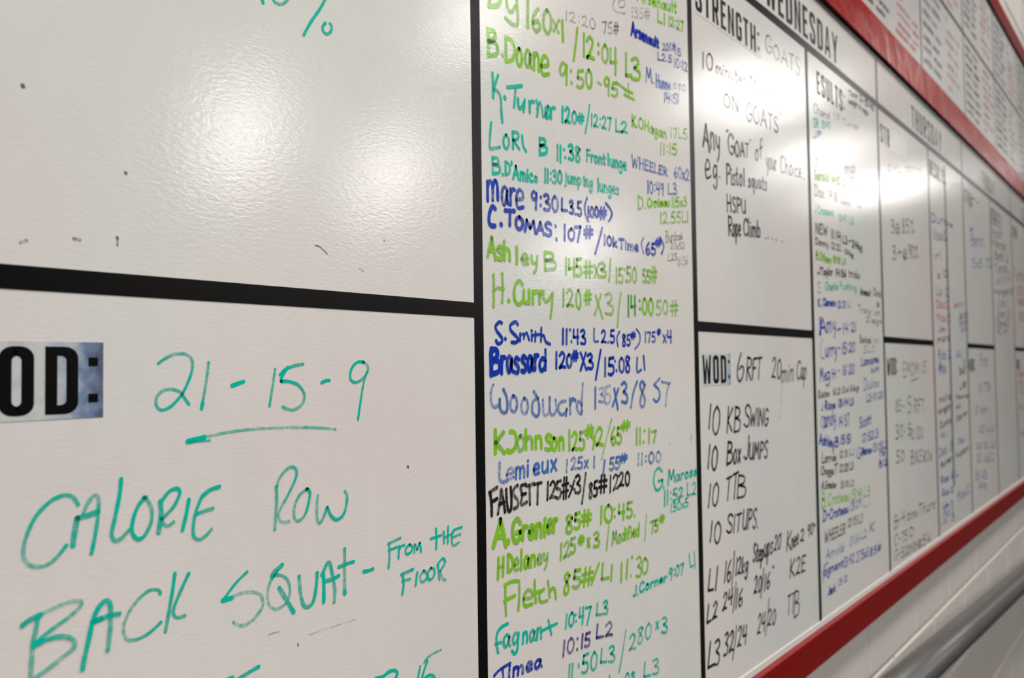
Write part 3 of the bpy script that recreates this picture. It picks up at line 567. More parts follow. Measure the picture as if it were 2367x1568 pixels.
line('G', [('14', A2, 1568, 1615, 1650, 1595, 205, 180, 4.6, .8), (A2, [(1682, 1455), (1683, 1459)], 4.4), (A2, [(1686, 1535), (1687, 1540)], 4.4)], dens=.85)
# blue lines
line('b', [(A3, [(336, 198), (310, 190), (275, 230), (290, 280), (335, 340), (335, 385), (300, 400), (280, 370)], 4.2), (A3, [(370, 350), (372, 354)], 5), (A3, [(492, 212), (470, 188), (422, 215), (425, 270), (480, 330), (498, 365), (470, 388), (432, 385)], 4.2), (A3, [(515, 300), (515, 375)], 3.4), (A3, [(515, 330), (540, 300), (552, 320), (552, 350)], 3.2), (A3, [(552, 330), (575, 290), (590, 320), (605, 365)], 3.2), (A3, [(628, 310), (630, 370)], 3.4), (A3, [(627, 272), (629, 276)], 4),
           (A3, [(665, 285), (662, 375)], 3.4), (A3, [(640, 318), (720, 305)], 3.4), (A3, [(722, 245), (718, 375)], 3.6), (A3, [(720, 330), (745, 320), (765, 380), (808, 403)], 3.8), ('11', A3, 925, 400, 980, 400, 145, 140, 4.2), (A3, [(1000, 262), (1001, 266)], 4.2), (A3, [(1017, 380), (1018, 384)], 4.2), ('43', A3, 1035, 400, 1158, 410, 135, 140, 4.2),
           (A3, [(1240, 255), (1237, 330), (1245, 380), (1278, 378)], 3.6), ('2.5', A3, 1310, 390, 1442, 393, 118, 122, 3.8), (A3, [(1488, 280), (1462, 345), (1472, 428)], 3.2), ('85', A3, 1515, 428, 1595, 415, 110, 105, 3.8), ('#', A3, 1598, 355, 1642, 350, 65, 65, 3.6), (A3, [(1652, 258), (1685, 310), (1682, 390), (1638, 452)], 3.2), ('175', A3, 1735, 385, 1840, 385, 98, 95, 3.2), ('#', A3, 1855, 318, 1888, 315, 60, 60, 3), ('x', A3, 1910, 390, 1945, 390, 125, 125, 3.2), ('4', A3, 1955, 392, 1998, 392, 122, 122, 3.4)], dens=.95)
line('b', [('B', A3, 228, 700, 318, 690, 240, 240, 6.6), (A3, [(230, 480), (232, 705)], 7), (A3, [(240, 470), (285, 465), (282, 530), (245, 590)], 6), ('ra', A3, 328, 688, 440, 668, 270, 250, 5.8), ('ss', A3, 455, 690, 575, 675, 270, 250, 5.8), ('ar', A3, 585, 668, 690, 645, 245, 240, 5.8), ('d', A3, 698, 665, 775, 650, 215, 190, 5.8),
           ('12', A3, 862, 642, 960, 635, 155, 150, 5), ('0', A3, 970, 635, 1022, 632, 125, 125, 5.2), ('#', A3, 1028, 570, 1082, 568, 95, 95, 4.6), ('X', A3, 1105, 660, 1165, 655, 175, 165, 5), ('3', A3, 1172, 652, 1232, 650, 145, 145, 5), (A3, [(1303, 465), (1280, 600), (1255, 750)], 5), ('15', A3, 1338, 718, 1440, 700, 175, 160, 5), (A3, [(1443, 570), (1444, 574)], 4.6), (A3, [(1457, 660), (1458, 666)], 4.8), ('0', A3, 1482, 680, 1535, 678, 138, 138, 4.8), ('8', A3, 1545, 680, 1595, 678, 150, 150, 4.8),
           (A3, [(1660, 540), (1655, 620), (1662, 678), (1698, 655)], 4.2), (A3, [(1722, 522), (1732, 652)], 4.4)], dens=1.0)
line('s', [(A3, [(252, 805), (230, 870), (235, 980), (270, 1020), (310, 990), (318, 945)], 4.6, .5), (A3, [(315, 945), (320, 1030), (350, 1075), (388, 1050), (385, 930), (352, 848)], 4.8, .6), ('oo', A3, 412, 1062, 600, 1082, 250, 250, 4.8), (A3, [(650, 868), (690, 950), (702, 1060), (680, 1110), (635, 1070), (640, 970), (690, 930)], 4.8), (A3, [(738, 950), (742, 1060), (765, 1105), (800, 1050), (802, 925)], 4.6, .45), (A3, [(805, 930), (808, 1070), (840, 1095), (870, 1040), (862, 950)], 4.8, .6),
           (A3, [(960, 960), (900, 980), (890, 1060), (930, 1095), (965, 1060), (970, 1040), (965, 1100)], 4.6, .5), (A3, [(1000, 935), (1005, 1085)], 4.6, .6), (A3, [(1004, 1000), (1025, 940), (1055, 955)], 5, .95), (A3, [(1120, 1000), (1085, 960), (1070, 1020), (1095, 1080), (1122, 1060)], 4.4, .5), (A3, [(1127, 790), (1120, 930), (1115, 1085)], 4.2, .5),
           (A3, [(1250, 830), (1250, 1030)], 4.6, .85), ('3', A3, 1285, 975, 1345, 975, 150, 150, 4, .35), ('5', A3, 1345, 985, 1402, 985, 175, 175, 4, .35), (A3, [(1435, 840), (1470, 1038)], 4.6, .8), (A3, [(1475, 840), (1420, 1005)], 5, .9), ('3', A3, 1505, 975, 1568, 980, 205, 205, 4.8, .8), (A3, [(1658, 770), (1620, 880), (1598, 1020)], 4.4, .65), ('8', A3, 1682, 1015, 1748, 1015, 245, 245, 5, .8),
           (A3, [(1880, 740), (1825, 805)], 4.6, .7), (A3, [(1830, 810), (1870, 850), (1880, 920), (1850, 970), (1820, 945)], 5, .75), (A3, [(1900, 775), (1970, 790), (1975, 790), (1950, 880), (1938, 1008)], 4.4, .5)], dens=.55)
line('g', [('K', A3, 265, 1470, 365, 1468, 215, 195, 7), (A3, [(395, 1448), (400, 1452)], 8), (A3, [(420, 1262), (460, 1270), (480, 1340), (465, 1420), (420, 1462)], 6.4), ('o', A3, 485, 1448, 560, 1445, 245, 235, 6, .7), ('hn', A3, 565, 1430, 730, 1415, 190, 190, 6), ('s', A3, 758, 1445, 830, 1440, 270, 250, 6), ('on', A3, 825, 1440, 945, 1428, 190, 185, 5.6), ('1', A3, 990, 1440, 1010, 1440, 190, 190, 5), ('2', A3, 1025, 1445, 1080, 1440, 180, 180, 5), ('5', A3, 1095, 1435, 1150, 1430, 175, 170, 5),
           ('#', A3, 1158, 1320, 1232, 1300, 115, 115, 4.8), (A3, [(1212, 1290), (1262, 1385)], 5), (A3, [(1250, 1290), (1228, 1425)], 4.4), ('2', A3, 1262, 1395, 1328, 1390, 180, 180, 5), (A3, [(1408, 1140), (1360, 1330), (1312, 1530)], 3.8, .5), ('65', A3, 1405, 1388, 1510, 1375, 165, 160, 5), ('#', A3, 1508, 1255, 1588, 1235, 95, 95, 4.6), ('11', A3, 1648, 1385, 1698, 1375, 160, 150, 4.6), (A3, [(1730, 1245), (1731, 1249)], 4.4), (A3, [(1722, 1358), (1723, 1362)], 4.4), ('1', A3, 1765, 1365, 1788, 1362, 130, 130, 4.6), ('7', A3, 1800, 1360, 1850, 1358, 110, 110, 4.6)], dens=.9)
line('s', [(A4, [(315, 85), (312, 230), (340, 272), (390, 255)], 4.2, .5), ('e', A4, 375, 262, 455, 235, 180, 170, 4.2, .5), ('mi', A4, 468, 240, 600, 215, 175, 180, 4.8, .85), ('eux', A4, 640, 205, 872, 155, 170, 175, 4.8, .85), (A4, [(975, 60), (970, 175)], 3.8, .35), ('25x', A4, 1012, 155, 1180, 130, 115, 110, 3.8, .55), (A4, [(1240, 25), (1238, 130)], 3.8, .75), (A4, [(1343, 62), (1325, 205)], 4, .9), ('55', A4, 1390, 160, 1490, 140, 120, 115, 4.4, .75), ('#', A4, 1490, 85, 1560, 70, 80, 80, 4, .9), ('11:00', A4, 1662, 108, 1892, 72, 110, 100, 4, .5)], dens=.6)
line('k', [(A4, [(222, 378), (235, 490), (238, 598)], 4.8), (A4, [(215, 375), (290, 325)], 4.8), (A4, [(235, 470), (290, 435)], 4.6), (A4, [(298, 582), (318, 450), (330, 345), (350, 450), (368, 565)], 4.6), (A4, [(310, 490), (360, 470)], 4.2), (A4, [(378, 345), (385, 470), (400, 550), (425, 540), (430, 430), (422, 325)], 4.6), (A4, [(488, 305), (455, 335), (450, 390), (490, 450), (490, 510), (455, 530)], 4.8),
           (A4, [(568, 295), (520, 315), (535, 400), (522, 490), (580, 468)], 4.8), (A4, [(530, 395), (570, 385)], 4.2), (A4, [(578, 310), (650, 288)], 4.6), (A4, [(608, 305), (612, 495)], 4.8), (A4, [(655, 300), (725, 280)], 4.6), (A4, [(690, 290), (685, 488)], 4.8),
           ('1', A4, 775, 448, 795, 445, 165, 165, 4.4), ('2', A4, 805, 438, 865, 430, 165, 165, 4.2), ('5', A4, 865, 438, 918, 430, 165, 165, 4.4), ('#', A4, 925, 440, 985, 430, 205, 205, 4.2), (A4, [(1045, 260), (1015, 360), (992, 415)], 4.2), (A4, [(1005, 310), (1050, 350)], 3.8), ('3', A4, 1052, 388, 1108, 382, 175, 175, 4.2), (A4, [(1157, 188), (1140, 330), (1120, 482)], 4.2),
           ('85', A4, 1188, 435, 1272, 405, 150, 145, 4.2), ('#', A4, 1285, 380, 1362, 372, 165, 165, 4.4), ('12', A4, 1388, 375, 1475, 335, 160, 135, 3.6), (A4, [(1477, 215), (1478, 218)], 3.6), (A4, [(1472, 318), (1473, 322)], 3.6), ('20', A4, 1482, 315, 1585, 300, 130, 130, 4)], dens=.85)
line('g', [('A', A4, 255, 905, 380, 895, 250, 250, 7), (A4, [(397, 852), (400, 857)], 8), ('G', A4, 435, 852, 525, 850, 225, 220, 7, .8), ('ren', A4, 535, 835, 725, 800, 215, 205, 6.4), ('i', A4, 745, 800, 765, 795, 200, 200, 6.2), ('er', A4, 775, 775, 872, 745, 210, 200, 6.2), ('8', A4, 960, 780, 1035, 770, 170, 170, 6, .8), ('5', A4, 1045, 735, 1105, 725, 150, 150, 5.6, .8), ('#', A4, 1115, 705, 1210, 690, 145, 145, 5.4),
           ('1', A4, 1300, 678, 1318, 678, 165, 165, 5.6), ('0', A4, 1335, 668, 1420, 665, 170, 170, 5.8, .8), (A4, [(1438, 535), (1440, 539)], 5.2), (A4, [(1440, 610), (1441, 614)], 5.4), ('4', A4, 1475, 640, 1540, 635, 150, 150, 5.2), ('5', A4, 1555, 625, 1615, 618, 150, 150, 5.2), (A4, [(1633, 600), (1634, 604)], 5)], dens=.92)
line('g', [('H', A4, 295, 1222, 355, 1185, 205, 180, 5), ('D', A4, 390, 1148, 445, 1145, 165, 165, 5), ('elan', A4, 452, 1148, 665, 1085, 200, 170, 4.8), ('ey', A4, 680, 1078, 785, 1055, 150, 150, 4.8, .6), ('12', A4, 905, 1030, 1000, 990, 145, 150, 4.2), ('5', A4, 1005, 970, 1058, 960, 145, 145, 4.2), ('#', A4, 1085, 885, 1138, 872, 80, 80, 4), ('x', A4, 1168, 905, 1198, 900, 140, 140, 3.8), ('3', A4, 1232, 905, 1292, 898, 140, 140, 4.6),
           (A4, [(1382, 700), (1370, 820), (1360, 932)], 3.2), ('Modified', A4, 1415, 880, 1680, 795, 115, 120, 4), (A4, [(1752, 592), (1742, 720), (1733, 848)], 3), ('75', A4, 1790, 775, 1865, 745, 115, 105, 4.4), ('#', A4, 1878, 672, 1925, 662, 75, 75, 4)], dens=.75)
line('g', [(A5, [(372, 225), (372, 370), (378, 515)], 4.6), (A5, [(365, 225), (430, 190), (492, 182)], 4.8), (A5, [(362, 375), (465, 325)], 4.8), (A5, [(505, 185), (508, 320), (498, 465)], 4.6, .6), ('e', A5, 530, 440, 640, 415, 270, 240, 5, .7), (A5, [(657, 180), (660, 290), (670, 392)], 4.4), (A5, [(648, 302), (722, 280)], 4.8), (A5, [(748, 262), (705, 310), (715, 385), (780, 375)], 4.8), (A5, [(788, 180), (805, 335)], 4.6), (A5, [(800, 300), (830, 252), (855, 270), (865, 350)], 4.8),
           ('8', A5, 938, 312, 1000, 300, 195, 195, 4.6), ('5', A5, 1028, 252, 1105, 240, 175, 170, 5.4), ('#', A5, 1112, 235, 1222, 212, 175, 175, 4.8), (A5, [(1285, 12), (1250, 110), (1215, 210)], 4.6), ('L', A5, 1305, 170, 1380, 158, 155, 155, 4.8), (A5, [(1412, 28), (1405, 172)], 4.6), (A5, [(1508, 5), (1503, 185)], 4.6), (A5, [(1565, -25), (1555, 155)], 4.4), (A5, [(1608, -55), (1612, -50)], 4.2), (A5, [(1600, 130), (1601, 135)], 4.4), ('3', A5, 1645, 145, 1700, 140, 195, 195, 4.6), ('0', A5, 1700, 115, 1765, 108, 150, 150, 4.6)], dens=.85)
line('t', [(A5, [(302, 885), (285, 790), (292, 700), (330, 640), (395, 602)], 4.4), (A5, [(275, 800), (330, 785)], 4), ('ag', A5, 345, 835, 500, 812, 185, 200, 4.4), ('nan', A5, 535, 795, 725, 740, 170, 175, 4.4), (A5, [(792, 568), (808, 640), (820, 705)], 4.4), (A5, [(715, 678), (800, 635), (875, 600)], 4), ('10', A5, 955, 648, 1040, 615, 135, 130, 3.8), (A5, [(1058, 512), (1059, 516)], 3.8), (A5, [(1062, 575), (1063, 579)], 3.8), ('4', A5, 1088, 605, 1135, 602, 155, 155, 3.8), ('7', A5, 1145, 605, 1205, 602, 165, 170, 3.8), ('L3', A5, 1258, 520, 1372, 508, 110, 140, 3.8)], dens=.8)
line('p', [('10', A5, 928, 920, 1040, 870, 150, 135, 3.8), (A5, [(1075, 745), (1076, 749)], 3.8), (A5, [(1072, 850), (1073, 854)], 3.8), ('15', A5, 1110, 835, 1198, 820, 130, 135, 4), ('L2', A5, 1255, 745, 1418, 712, 130, 130, 3.8)], dens=.7, label='violet blue marker writing')
line('t', [(A5, [(1548, 662), (1520, 860), (1482, 1072)], 3), ('2', A5, 1578, 862, 1645, 840, 155, 150, 3.4), ('80', A5, 1660, 805, 1795, 735, 155, 150, 3.2), ('x', A5, 1838, 652, 1868, 645, 120, 120, 3.4), ('3', A5, 1890, 690, 1955, 690, 150, 150, 3.4), ('11', A5, 982, 1170, 1030, 1160, 160, 160, 4.4), (A5, [(1088, 1000), (1089, 1025)], 4), ('50', A5, 1118, 1095, 1265, 1050, 170, 180, 4.2), ('L3', A5, 1298, 985, 1440, 975, 135, 160, 4)], dens=.78)
line('b', [(A5, [(262, 1112), (320, 1050), (420, 988)], 3.8), (A5, [(345, 1045), (352, 1140)], 3.8), ('imea', A5, 395, 1135, 722, 1020, 140, 130, 4.4, .8)], dens=.65)
line('t', [('L3', A5, 1720, 1125, 1872, 1085, 145, 145, 3.6), (A5, [(1390, 1110), (1385, 1150)], 3.6), ('os', A5, 1540, 1165, 1632, 1150, 130, 120, 3.8)], dens=.75)
# middle column, entries squeezed in beside the tape
line('y', [('12:20', A1, 958, 195, 1252, 290, 95, 100, 1.9, .4), ('75#', A1, 1320, 322, 1480, 335, 110, 110, 2.2, .5), ('135#', A1, 1605, 165, 1782, 190, 100, 100, 2, .3), (A1, [(1440, 0), (1420, 50), (1450, 110), (1540, 130)], 1.8, .4), (A1, [(1480, 15), (1530, 0), (1535, 60), (1485, 70), (1480, 20)], 1.8, .4)])
line('g', [('Arsenault', A1, 1660, 5, 2045, 125, 95, 105, 4, .85), ('L1', A1, 1858, 215, 1935, 240, 115, 100, 3.8), ('12:27', A1, 1968, 248, 2112, 305, 90, 95, 3.6)], dens=.8)
line('b', [('Arsenault', A1, 1602, 340, 1868, 465, 125, 80, 5, 1.0), ('200#', A1, 1908, 490, 2035, 495, 65, 75, 2.6, .45), ('15', A1, 2030, 525, 2090, 555, 75, 65, 2.6, .5), ('L2.5', A1, 1860, 585, 2000, 610, 70, 65, 3, .6), ('10:12', A1, 2020, 650, 2150, 700, 85, 85, 2.8, .5)])
line('s', [('M.', A1, 1745, 800, 1830, 815, 150, 130, 3.2, .8), ('Hunne', A1, 1845, 850, 1985, 878, 125, 90, 3.4, .7), ('sso', A1, 2010, 865, 2138, 890, 90, 90, 2.6, .35), ('14:51', A1, 1925, 995, 2065, 1010, 90, 90, 2.8, .65)])
line('g', [('K.', A1, 1608, 1228, 1670, 1245, 105, 100, 3.6), ('OHagan', A1, 1675, 1250, 1945, 1355, 100, 95, 3.8), ('17L5', A1, 1985, 1345, 2150, 1360, 95, 100, 3, .5), ('11:15', A1, 1885, 1510, 2050, 1508, 110, 100, 3.2, .7)], dens=.8)
line('s', [('WHEELER', A2, 1608, 150, 1955, 240, 115, 75, 3.2, .55), ('60x2', A2, 2020, 250, 2168, 285, 100, 110, 3.2, .55), ('10:49', A2, 1760, 405, 1920, 430, 115, 115, 3.4, .6), ('L3', A2, 1960, 420, 2048, 420, 105, 110, 3.4, .7)])
line('g', [('D.', A2, 1668, 565, 1745, 555, 135, 110, 3.6), ('Croteau', A2, 1760, 545, 1975, 530, 85, 70, 3.8, .9), ('115x3', A2, 1998, 545, 2145, 528, 95, 85, 3.2, .7), ('12.55L1', A2, 1885, 705, 2160, 690, 110, 105, 3.2, .6)], dens=.8)
line('y', [('Burdzak', A2, 1940, 890, 2105, 858, 115, 60, 1.8, .6), ('20x52', A2, 1985, 955, 2122, 955, 65, 65, 1.7, .5), ('L2S', A2, 1960, 1072, 2050, 1060, 75, 65, 1.8, .55), ('11:36', A2, 2058, 1125, 2155, 1102, 85, 85, 1.7, .45), (A3, [(2188, 1290), (2186, 1350)], 1.4, .5), (A3, [(1975, 1380), (1980, 1385)], 1.8, .5)])
line('t', [('G', A4, 1815, 362, 1915, 335, 230, 200, 4.6, .95), (A4, [(1917, 325), (1918, 329)], 4.2), ('M', A4, 1958, 305, 2030, 270, 145, 115, 3.8), ('aross', A4, 2035, 265, 2240, 200, 105, 80, 3.8), ('11:52', A4, 1920, 505, 2108, 408, 145, 90, 3.8), ('L2', A4, 2145, 405, 2238, 395, 125, 120, 3.4), ('130x5', A4, 1988, 575, 2160, 508, 90, 80, 3.2), (A4, [(2058, 440), (2075, 450)], 3.2)], dens=.88)
line('t', [(A4, [(2168, 978), (2180, 1095), (2212, 1085)], 3.6), (A4, [(2215, 948), (2228, 1118)], 3.2), ('J.', A5, 1620, 335, 1672, 318, 95, 90, 4), ('Corner', A5, 1680, 300, 1945, 178, 95, 65, 4.2), ('9:07', A5, 1968, 178, 2110, 105, 110, 95, 3.8)], dens=.85)

# third column: thin black writing
K1, K2, K3, K4 = (1580, 0, .2359), (1580, 350, .2359), (1580, 700, .2359), (1580, 1050, .3303)
def kb(items, **k): line('k', items, **k)
kb([('G', K1, 800, 495, 870, 545, 165, 165, 2.6, .42), ('OATS', K1, 880, 560, 1140, 745, 130, 170, 2.6, .35)], label='faded black marker writing')
kb([('10', K1, 182, 665, 288, 695, 155, 160, 3, .7), ('minutes', K1, 318, 715, 610, 845, 120, 120, 2.4, .5), ('to', K1, 655, 825, 720, 880, 120, 120, 2.4, .55), ('work', K1, 785, 935, 965, 1050, 170, 150, 2.4, .5)])
kb([('ON', K1, 392, 1045, 540, 1095, 125, 130, 3, .7), ("'", K1, 585, 1000, 602, 1005, 50, 50, 2.4), ('GOATS', K1, 615, 1170, 928, 1305, 175, 150, 3.2, .8), ("'", K1, 935, 1170, 960, 1170, 60, 60, 3)])
kb([('A', K1, 190, 1430, 255, 1490, 255, 220, 4.8, .95), ('ny', K1, 262, 1450, 355, 1480, 260, 240, 3.6), ('"', K1, 418, 1320, 440, 1325, 45, 45, 3), ('G', K1, 435, 1480, 500, 1530, 190, 200, 3.2), ('OAT', K1, 505, 1530, 640, 1545, 145, 130, 3.2), ("'", K1, 645, 1430, 665, 1435, 60, 60, 3), ('of', K2, 698, 95, 775, 60, 150, 190, 3.4), ('your', K2, 808, 165, 912, 190, 170, 170, 2.8), ('Choice', K2, 950, 205, 1155, 262, 165, 140, 2.8), (K2, [(1178, 268), (1180, 272)], 2.4)])
kb([('e', K2, 208, 270, 262, 268, 310, 310, 3.2), (K2, [(266, 238), (268, 242)], 2.8), ('g', K2, 288, 275, 330, 280, 225, 225, 3.2), (K2, [(352, 250), (354, 254)], 3), ('P', K2, 420, 320, 460, 320, 190, 190, 3.6), ('ist', K2, 465, 330, 535, 330, 175, 175, 3.2), ('ol', K2, 545, 335, 600, 335, 175, 160, 3.2), ('squats', K2, 632, 345, 818, 382, 140, 130, 3.2)])
kb([('HSPU', K2, 425, 590, 608, 605, 165, 125, 3.4)])
kb([('R', K2, 440, 825, 480, 830, 190, 190, 3.6), ('ope', K2, 482, 830, 560, 828, 190, 180, 3.6), ('C', K2, 588, 820, 630, 830, 160, 160, 3.6), ('limb', K2, 632, 832, 750, 840, 165, 150, 4)] + [(K2, [(x, y), (x + 2, y + 2)], 2.6) for x, y in ((800, 855), (825, 846), (866, 852), (906, 867), (963, 884))])
kb([(K3, [(562, 495), (535, 600), (525, 700), (545, 770), (575, 730), (588, 650), (570, 620), (545, 650)], 3.4), ('R', K3, 610, 765, 660, 755, 225, 210, 3.2), ('FT', K3, 668, 750, 755, 745, 205, 210, 3.4), ('20', K3, 862, 742, 952, 742, 205, 190, 3.6), ('min', K3, 955, 775, 1075, 765, 190, 190, 3), ('C', K3, 1105, 745, 1142, 745, 180, 180, 3.2), ('ap', K3, 1145, 750, 1200, 748, 190, 190, 3.2)])
line('n', [(K3, [(968, 765), (960, 900), (938, 1125)], 4.5, .14)], name='smudge', label='brown smear')
kb([('1', K3, 240, 1235, 262, 1232, 225, 225, 3.8), ('0', K3, 275, 1295, 348, 1290, 270, 265, 3.8), ('K', K3, 420, 1270, 475, 1255, 245, 225, 3.6), ('B', K3, 490, 1270, 552, 1268, 250, 245, 3.6), ('S', K3, 588, 1215, 645, 1212, 215, 210, 3.6), ('WING', K3, 648, 1205, 828, 1200, 170, 165, 3.4)])
kb([('1', K3, 230, 1620, 252, 1618, 225, 225, 3.8), ('0', K3, 268, 1640, 325, 1638, 235, 230, 3.8), ('B', K3, 418, 1590, 475, 1565, 225, 205, 4.6), ('ox', K3, 485, 1575, 555, 1565, 220, 210, 4), ('J', K3, 585, 1530, 635, 1530, 215, 215, 3.6), ('UMPS', K3, 640, 1530, 820, 1520, 150, 165, 3.4)])
kb([('10', K4, 168, 375, 240, 358, 165, 155, 3.8), ('TT', K4, 290, 325, 372, 310, 155, 175, 3.8), ('B', K4, 370, 305, 432, 302, 155, 155, 3.6)])
kb([('10', K4, 180, 615, 255, 630, 140, 150, 3.8), ('S', K4, 298, 555, 340, 552, 130, 125, 3.8), ('IT', K4, 345, 550, 398, 538, 120, 125, 3.4), ('UPS.', K4, 410, 530, 522, 515, 130, 135, 3.4)])
kb([('L1', K4, 168, 962, 232, 952, 150, 155, 3.8), ('16', K4, 282, 900, 328, 888, 145, 140, 3.4), (K4, [(355, 680), (348, 800), (336, 915)], 3), ('12kg', K4, 362, 848, 448, 825, 115, 110, 3.4), ('Step', K4, 483, 755, 555, 742, 125, 120, 3.6), ('ups', K4, 560, 720, 622, 698, 140, 130, 3.6), ('20', K4, 632, 682, 678, 662, 110, 100, 3.6), ("'", K4, 676, 600, 686, 598, 40, 40, 3), ('K', K4, 718, 685, 752, 670, 140, 130, 4.2), ('nee', K4, 752, 668, 802, 630, 120, 110, 4), ('2', K4, 815, 612, 842, 605, 80, 80, 3.4), ('90', K4, 865, 580, 905, 555, 80, 75, 3.4), (K4, [(915, 488), (910, 500), (918, 505), (922, 492), (915, 488)], 2)])
kb([('L2', K4, 160, 1190, 232, 1140, 130, 110, 3.8), ('24', K4, 270, 1100, 340, 1045, 120, 110, 3.8), (K4, [(367, 900), (358, 1000), (345, 1108)], 3), ('16', K4, 362, 1082, 410, 1058, 130, 115, 3.6), ('20', K4, 490, 980, 542, 958, 115, 105, 3.6), (K4, [(560, 800), (552, 900), (540, 1005)], 3), ('16', K4, 562, 955, 602, 935, 110, 105, 3.6), ('"', K4, 615, 830, 632, 825, 38, 38, 3), ('K2E', K4, 740, 865, 850, 815, 130, 105, 3.4)])
kb([('L', K4, 165, 1508, 212, 1480, 185, 170, 3.8), ('3', K4, 205, 1480, 248, 1470, 175, 175, 3.6), ('32', K4, 278, 1422, 345, 1370, 160, 130, 3.8), (K4, [(372, 1205), (360, 1320), (343, 1440)], 3.2), ('24', K4, 375, 1355, 438, 1325, 140, 125, 3.8), ('24', K4, 515, 1265, 568, 1238, 140, 125, 3.4), (K4, [(598, 1012), (588, 1150), (572, 1275)], 3), ('20', K4, 588, 1205, 642, 1190, 110, 100, 3.4), ('TT', K4, 722, 1130, 775, 1110, 130, 140, 3), ('B', K4, 770, 1150, 806, 1130, 185, 175, 3)])

# fourth column: results of the same day
E0, F0, G0, H0 = (1860, 480, .2041), (1860, 780, .2041), (1860, 1080, .2041), (1860, 150, .2105)
line('k', [('Time', H0, 482, 335, 575, 365, 55, 55, 3), ('12&15:40'.replace('&', '-'), H0, 595, 385, 760, 510, 65, 60, 3), ('weight', H0, 482, 420, 590, 470, 60, 55, 3), ('x', H0, 600, 480, 620, 490, 60, 60, 3), ('reps', H0, 630, 510, 695, 560, 60, 60, 3)], dens=.8)
line('n', [('Chand', H0, 95, 520, 270, 600, 110, 70, 2.6, .4), ('17', H0, 320, 590, 380, 605, 60, 50, 2.6, .3), ('Turner', H0, 420, 650, 590, 715, 60, 60, 2.4, .15)])
line('t', [('SR', H0, 95, 680, 150, 690, 95, 95, 3.6, .6), ('13:47', H0, 185, 690, 285, 712, 80, 75, 3, .4), ('J.', E0, 110, 50, 150, 60, 90, 90, 3, .5), ('Crosswic', E0, 150, 70, 325, 95, 90, 70, 3.4, .6), ('13:47', E0, 385, 155, 480, 170, 80, 80, 3, .35), ('L3', E0, 505, 185, 550, 195, 80, 75, 3, .4)])
line('b', [('JP', H0, 95, 800, 180, 790, 60, 60, 3.2, .6), ('yi', H0, 95, 1060, 190, 1060, 140, 140, 3.2, .4), ('m', H0, 435, 1190, 500, 1190, 120, 120, 3, .45), ('g', H0, 500, 1200, 550, 1190, 130, 130, 3.2, .5)])
line('g', [('Gerald', H0, 105, 1250, 260, 1280, 105, 90, 3.4, .6), ('14:52', H0, 295, 1310, 395, 1320, 75, 75, 3, .5), ('2:10kg', H0, 420, 1335, 605, 1360, 80, 70, 3, .45), ('B.Others', E0, 130, 580, 300, 632, 95, 75, 4, .9), ('15:38', E0, 325, 620, 405, 635, 70, 70, 3.4, .6), ('L3', E0, 425, 640, 462, 642, 60, 60, 3.2, .5)])
line('n', [('Doc', H0, 110, 1440, 215, 1465, 125, 100, 3, .8), ('14:18', H0, 262, 1480, 360, 1510, 100, 95, 3, .7), ('2km', H0, 400, 1520, 500, 1560, 90, 60, 2.6, .5), ('T', E0, 600, 30, 640, 40, 40, 40, 2.6, .3)])
line('k', [('NEW', E0, 122, 295, 262, 312, 125, 100, 3.4), ('11:14', E0, 300, 345, 408, 385, 105, 100, 3.2), ('L3', E0, 428, 400, 482, 415, 90, 85, 3.2), ('-', E0, 495, 405, 525, 410, 60, 60, 3), ('24kg', E0, 535, 445, 648, 485, 80, 70, 3.4)], dens=.75)
line('k', [('Donny', E0, 122, 415, 265, 445, 75, 60, 3.2), ('12:22', E0, 300, 465, 408, 495, 75, 70, 2.8), ('-24kg', E0, 440, 510, 550, 565, 50, 50, 2.8)], dens=.7)
line('k', [('J', E0, 140, 745, 178, 755, 85, 85, 3.4), ('Taylor', E0, 185, 765, 315, 765, 85, 80, 3.2), ('14:56', E0, 350, 775, 468, 790, 85, 75, 3.2), ('tricks', E0, 500, 780, 622, 805, 75, 75, 3.2)], dens=.75)
line('t', [('S', E0, 145, 970, 185, 970, 130, 120, 3, .4), ('Charlie', E0, 235, 935, 375, 930, 90, 70, 3.4, .65), ('Pushing', E0, 400, 920, 585, 940, 80, 70, 3, .4)])
line('b', [('K.', E0, 150, 1115, 190, 1120, 80, 80, 3.2, .6), ('Clemens', E0, 205, 1110, 350, 1115, 85, 75, 4, .85), ('12:21', E0, 372, 1138, 465, 1135, 75, 75, 3.2, .65), ('L1', E0, 485, 1130, 520, 1130, 60, 60, 3, .35)])
line('b', [('A', E0, 165, 1440, 245, 1415, 190, 150, 4.6, 1.0), (E0, [(175, 1250), (180, 1440)], 7, .9), ('my', E0, 250, 1420, 350, 1395, 200, 180, 3.6, .75), ('-', E0, 362, 1415, 415, 1400, 60, 60, 3.4, .9), ('14:21', E0, 432, 1430, 580, 1400, 120, 110, 3.2, .65)])
line('n', [('Arsenault', E0, 630, 985, 750, 1000, 75, 60, 3, .75), ('Dad', E0, 780, 990, 862, 1012, 80, 70, 3, .7), ('Tracy', E0, 605, 1190, 745, 1200, 90, 60, 2.4, .3), ('1st', E0, 780, 1220, 850, 1225, 70, 60, 2.4, .35), ('2', E0, 815, 1120, 845, 1120, 40, 40, 2.8, .6), ('2legs', E0, 695, 1300, 870, 1320, 70, 60, 2.4, .3), ('Burdzak', E0, 625, 1525, 750, 1535, 80, 60, 2.6, .45), ('21:0', E0, 780, 1535, 840, 1540, 50, 50, 2.4, .25), ('5L0', F0, 665, 180, 790, 165, 80, 70, 2.4, .25)])
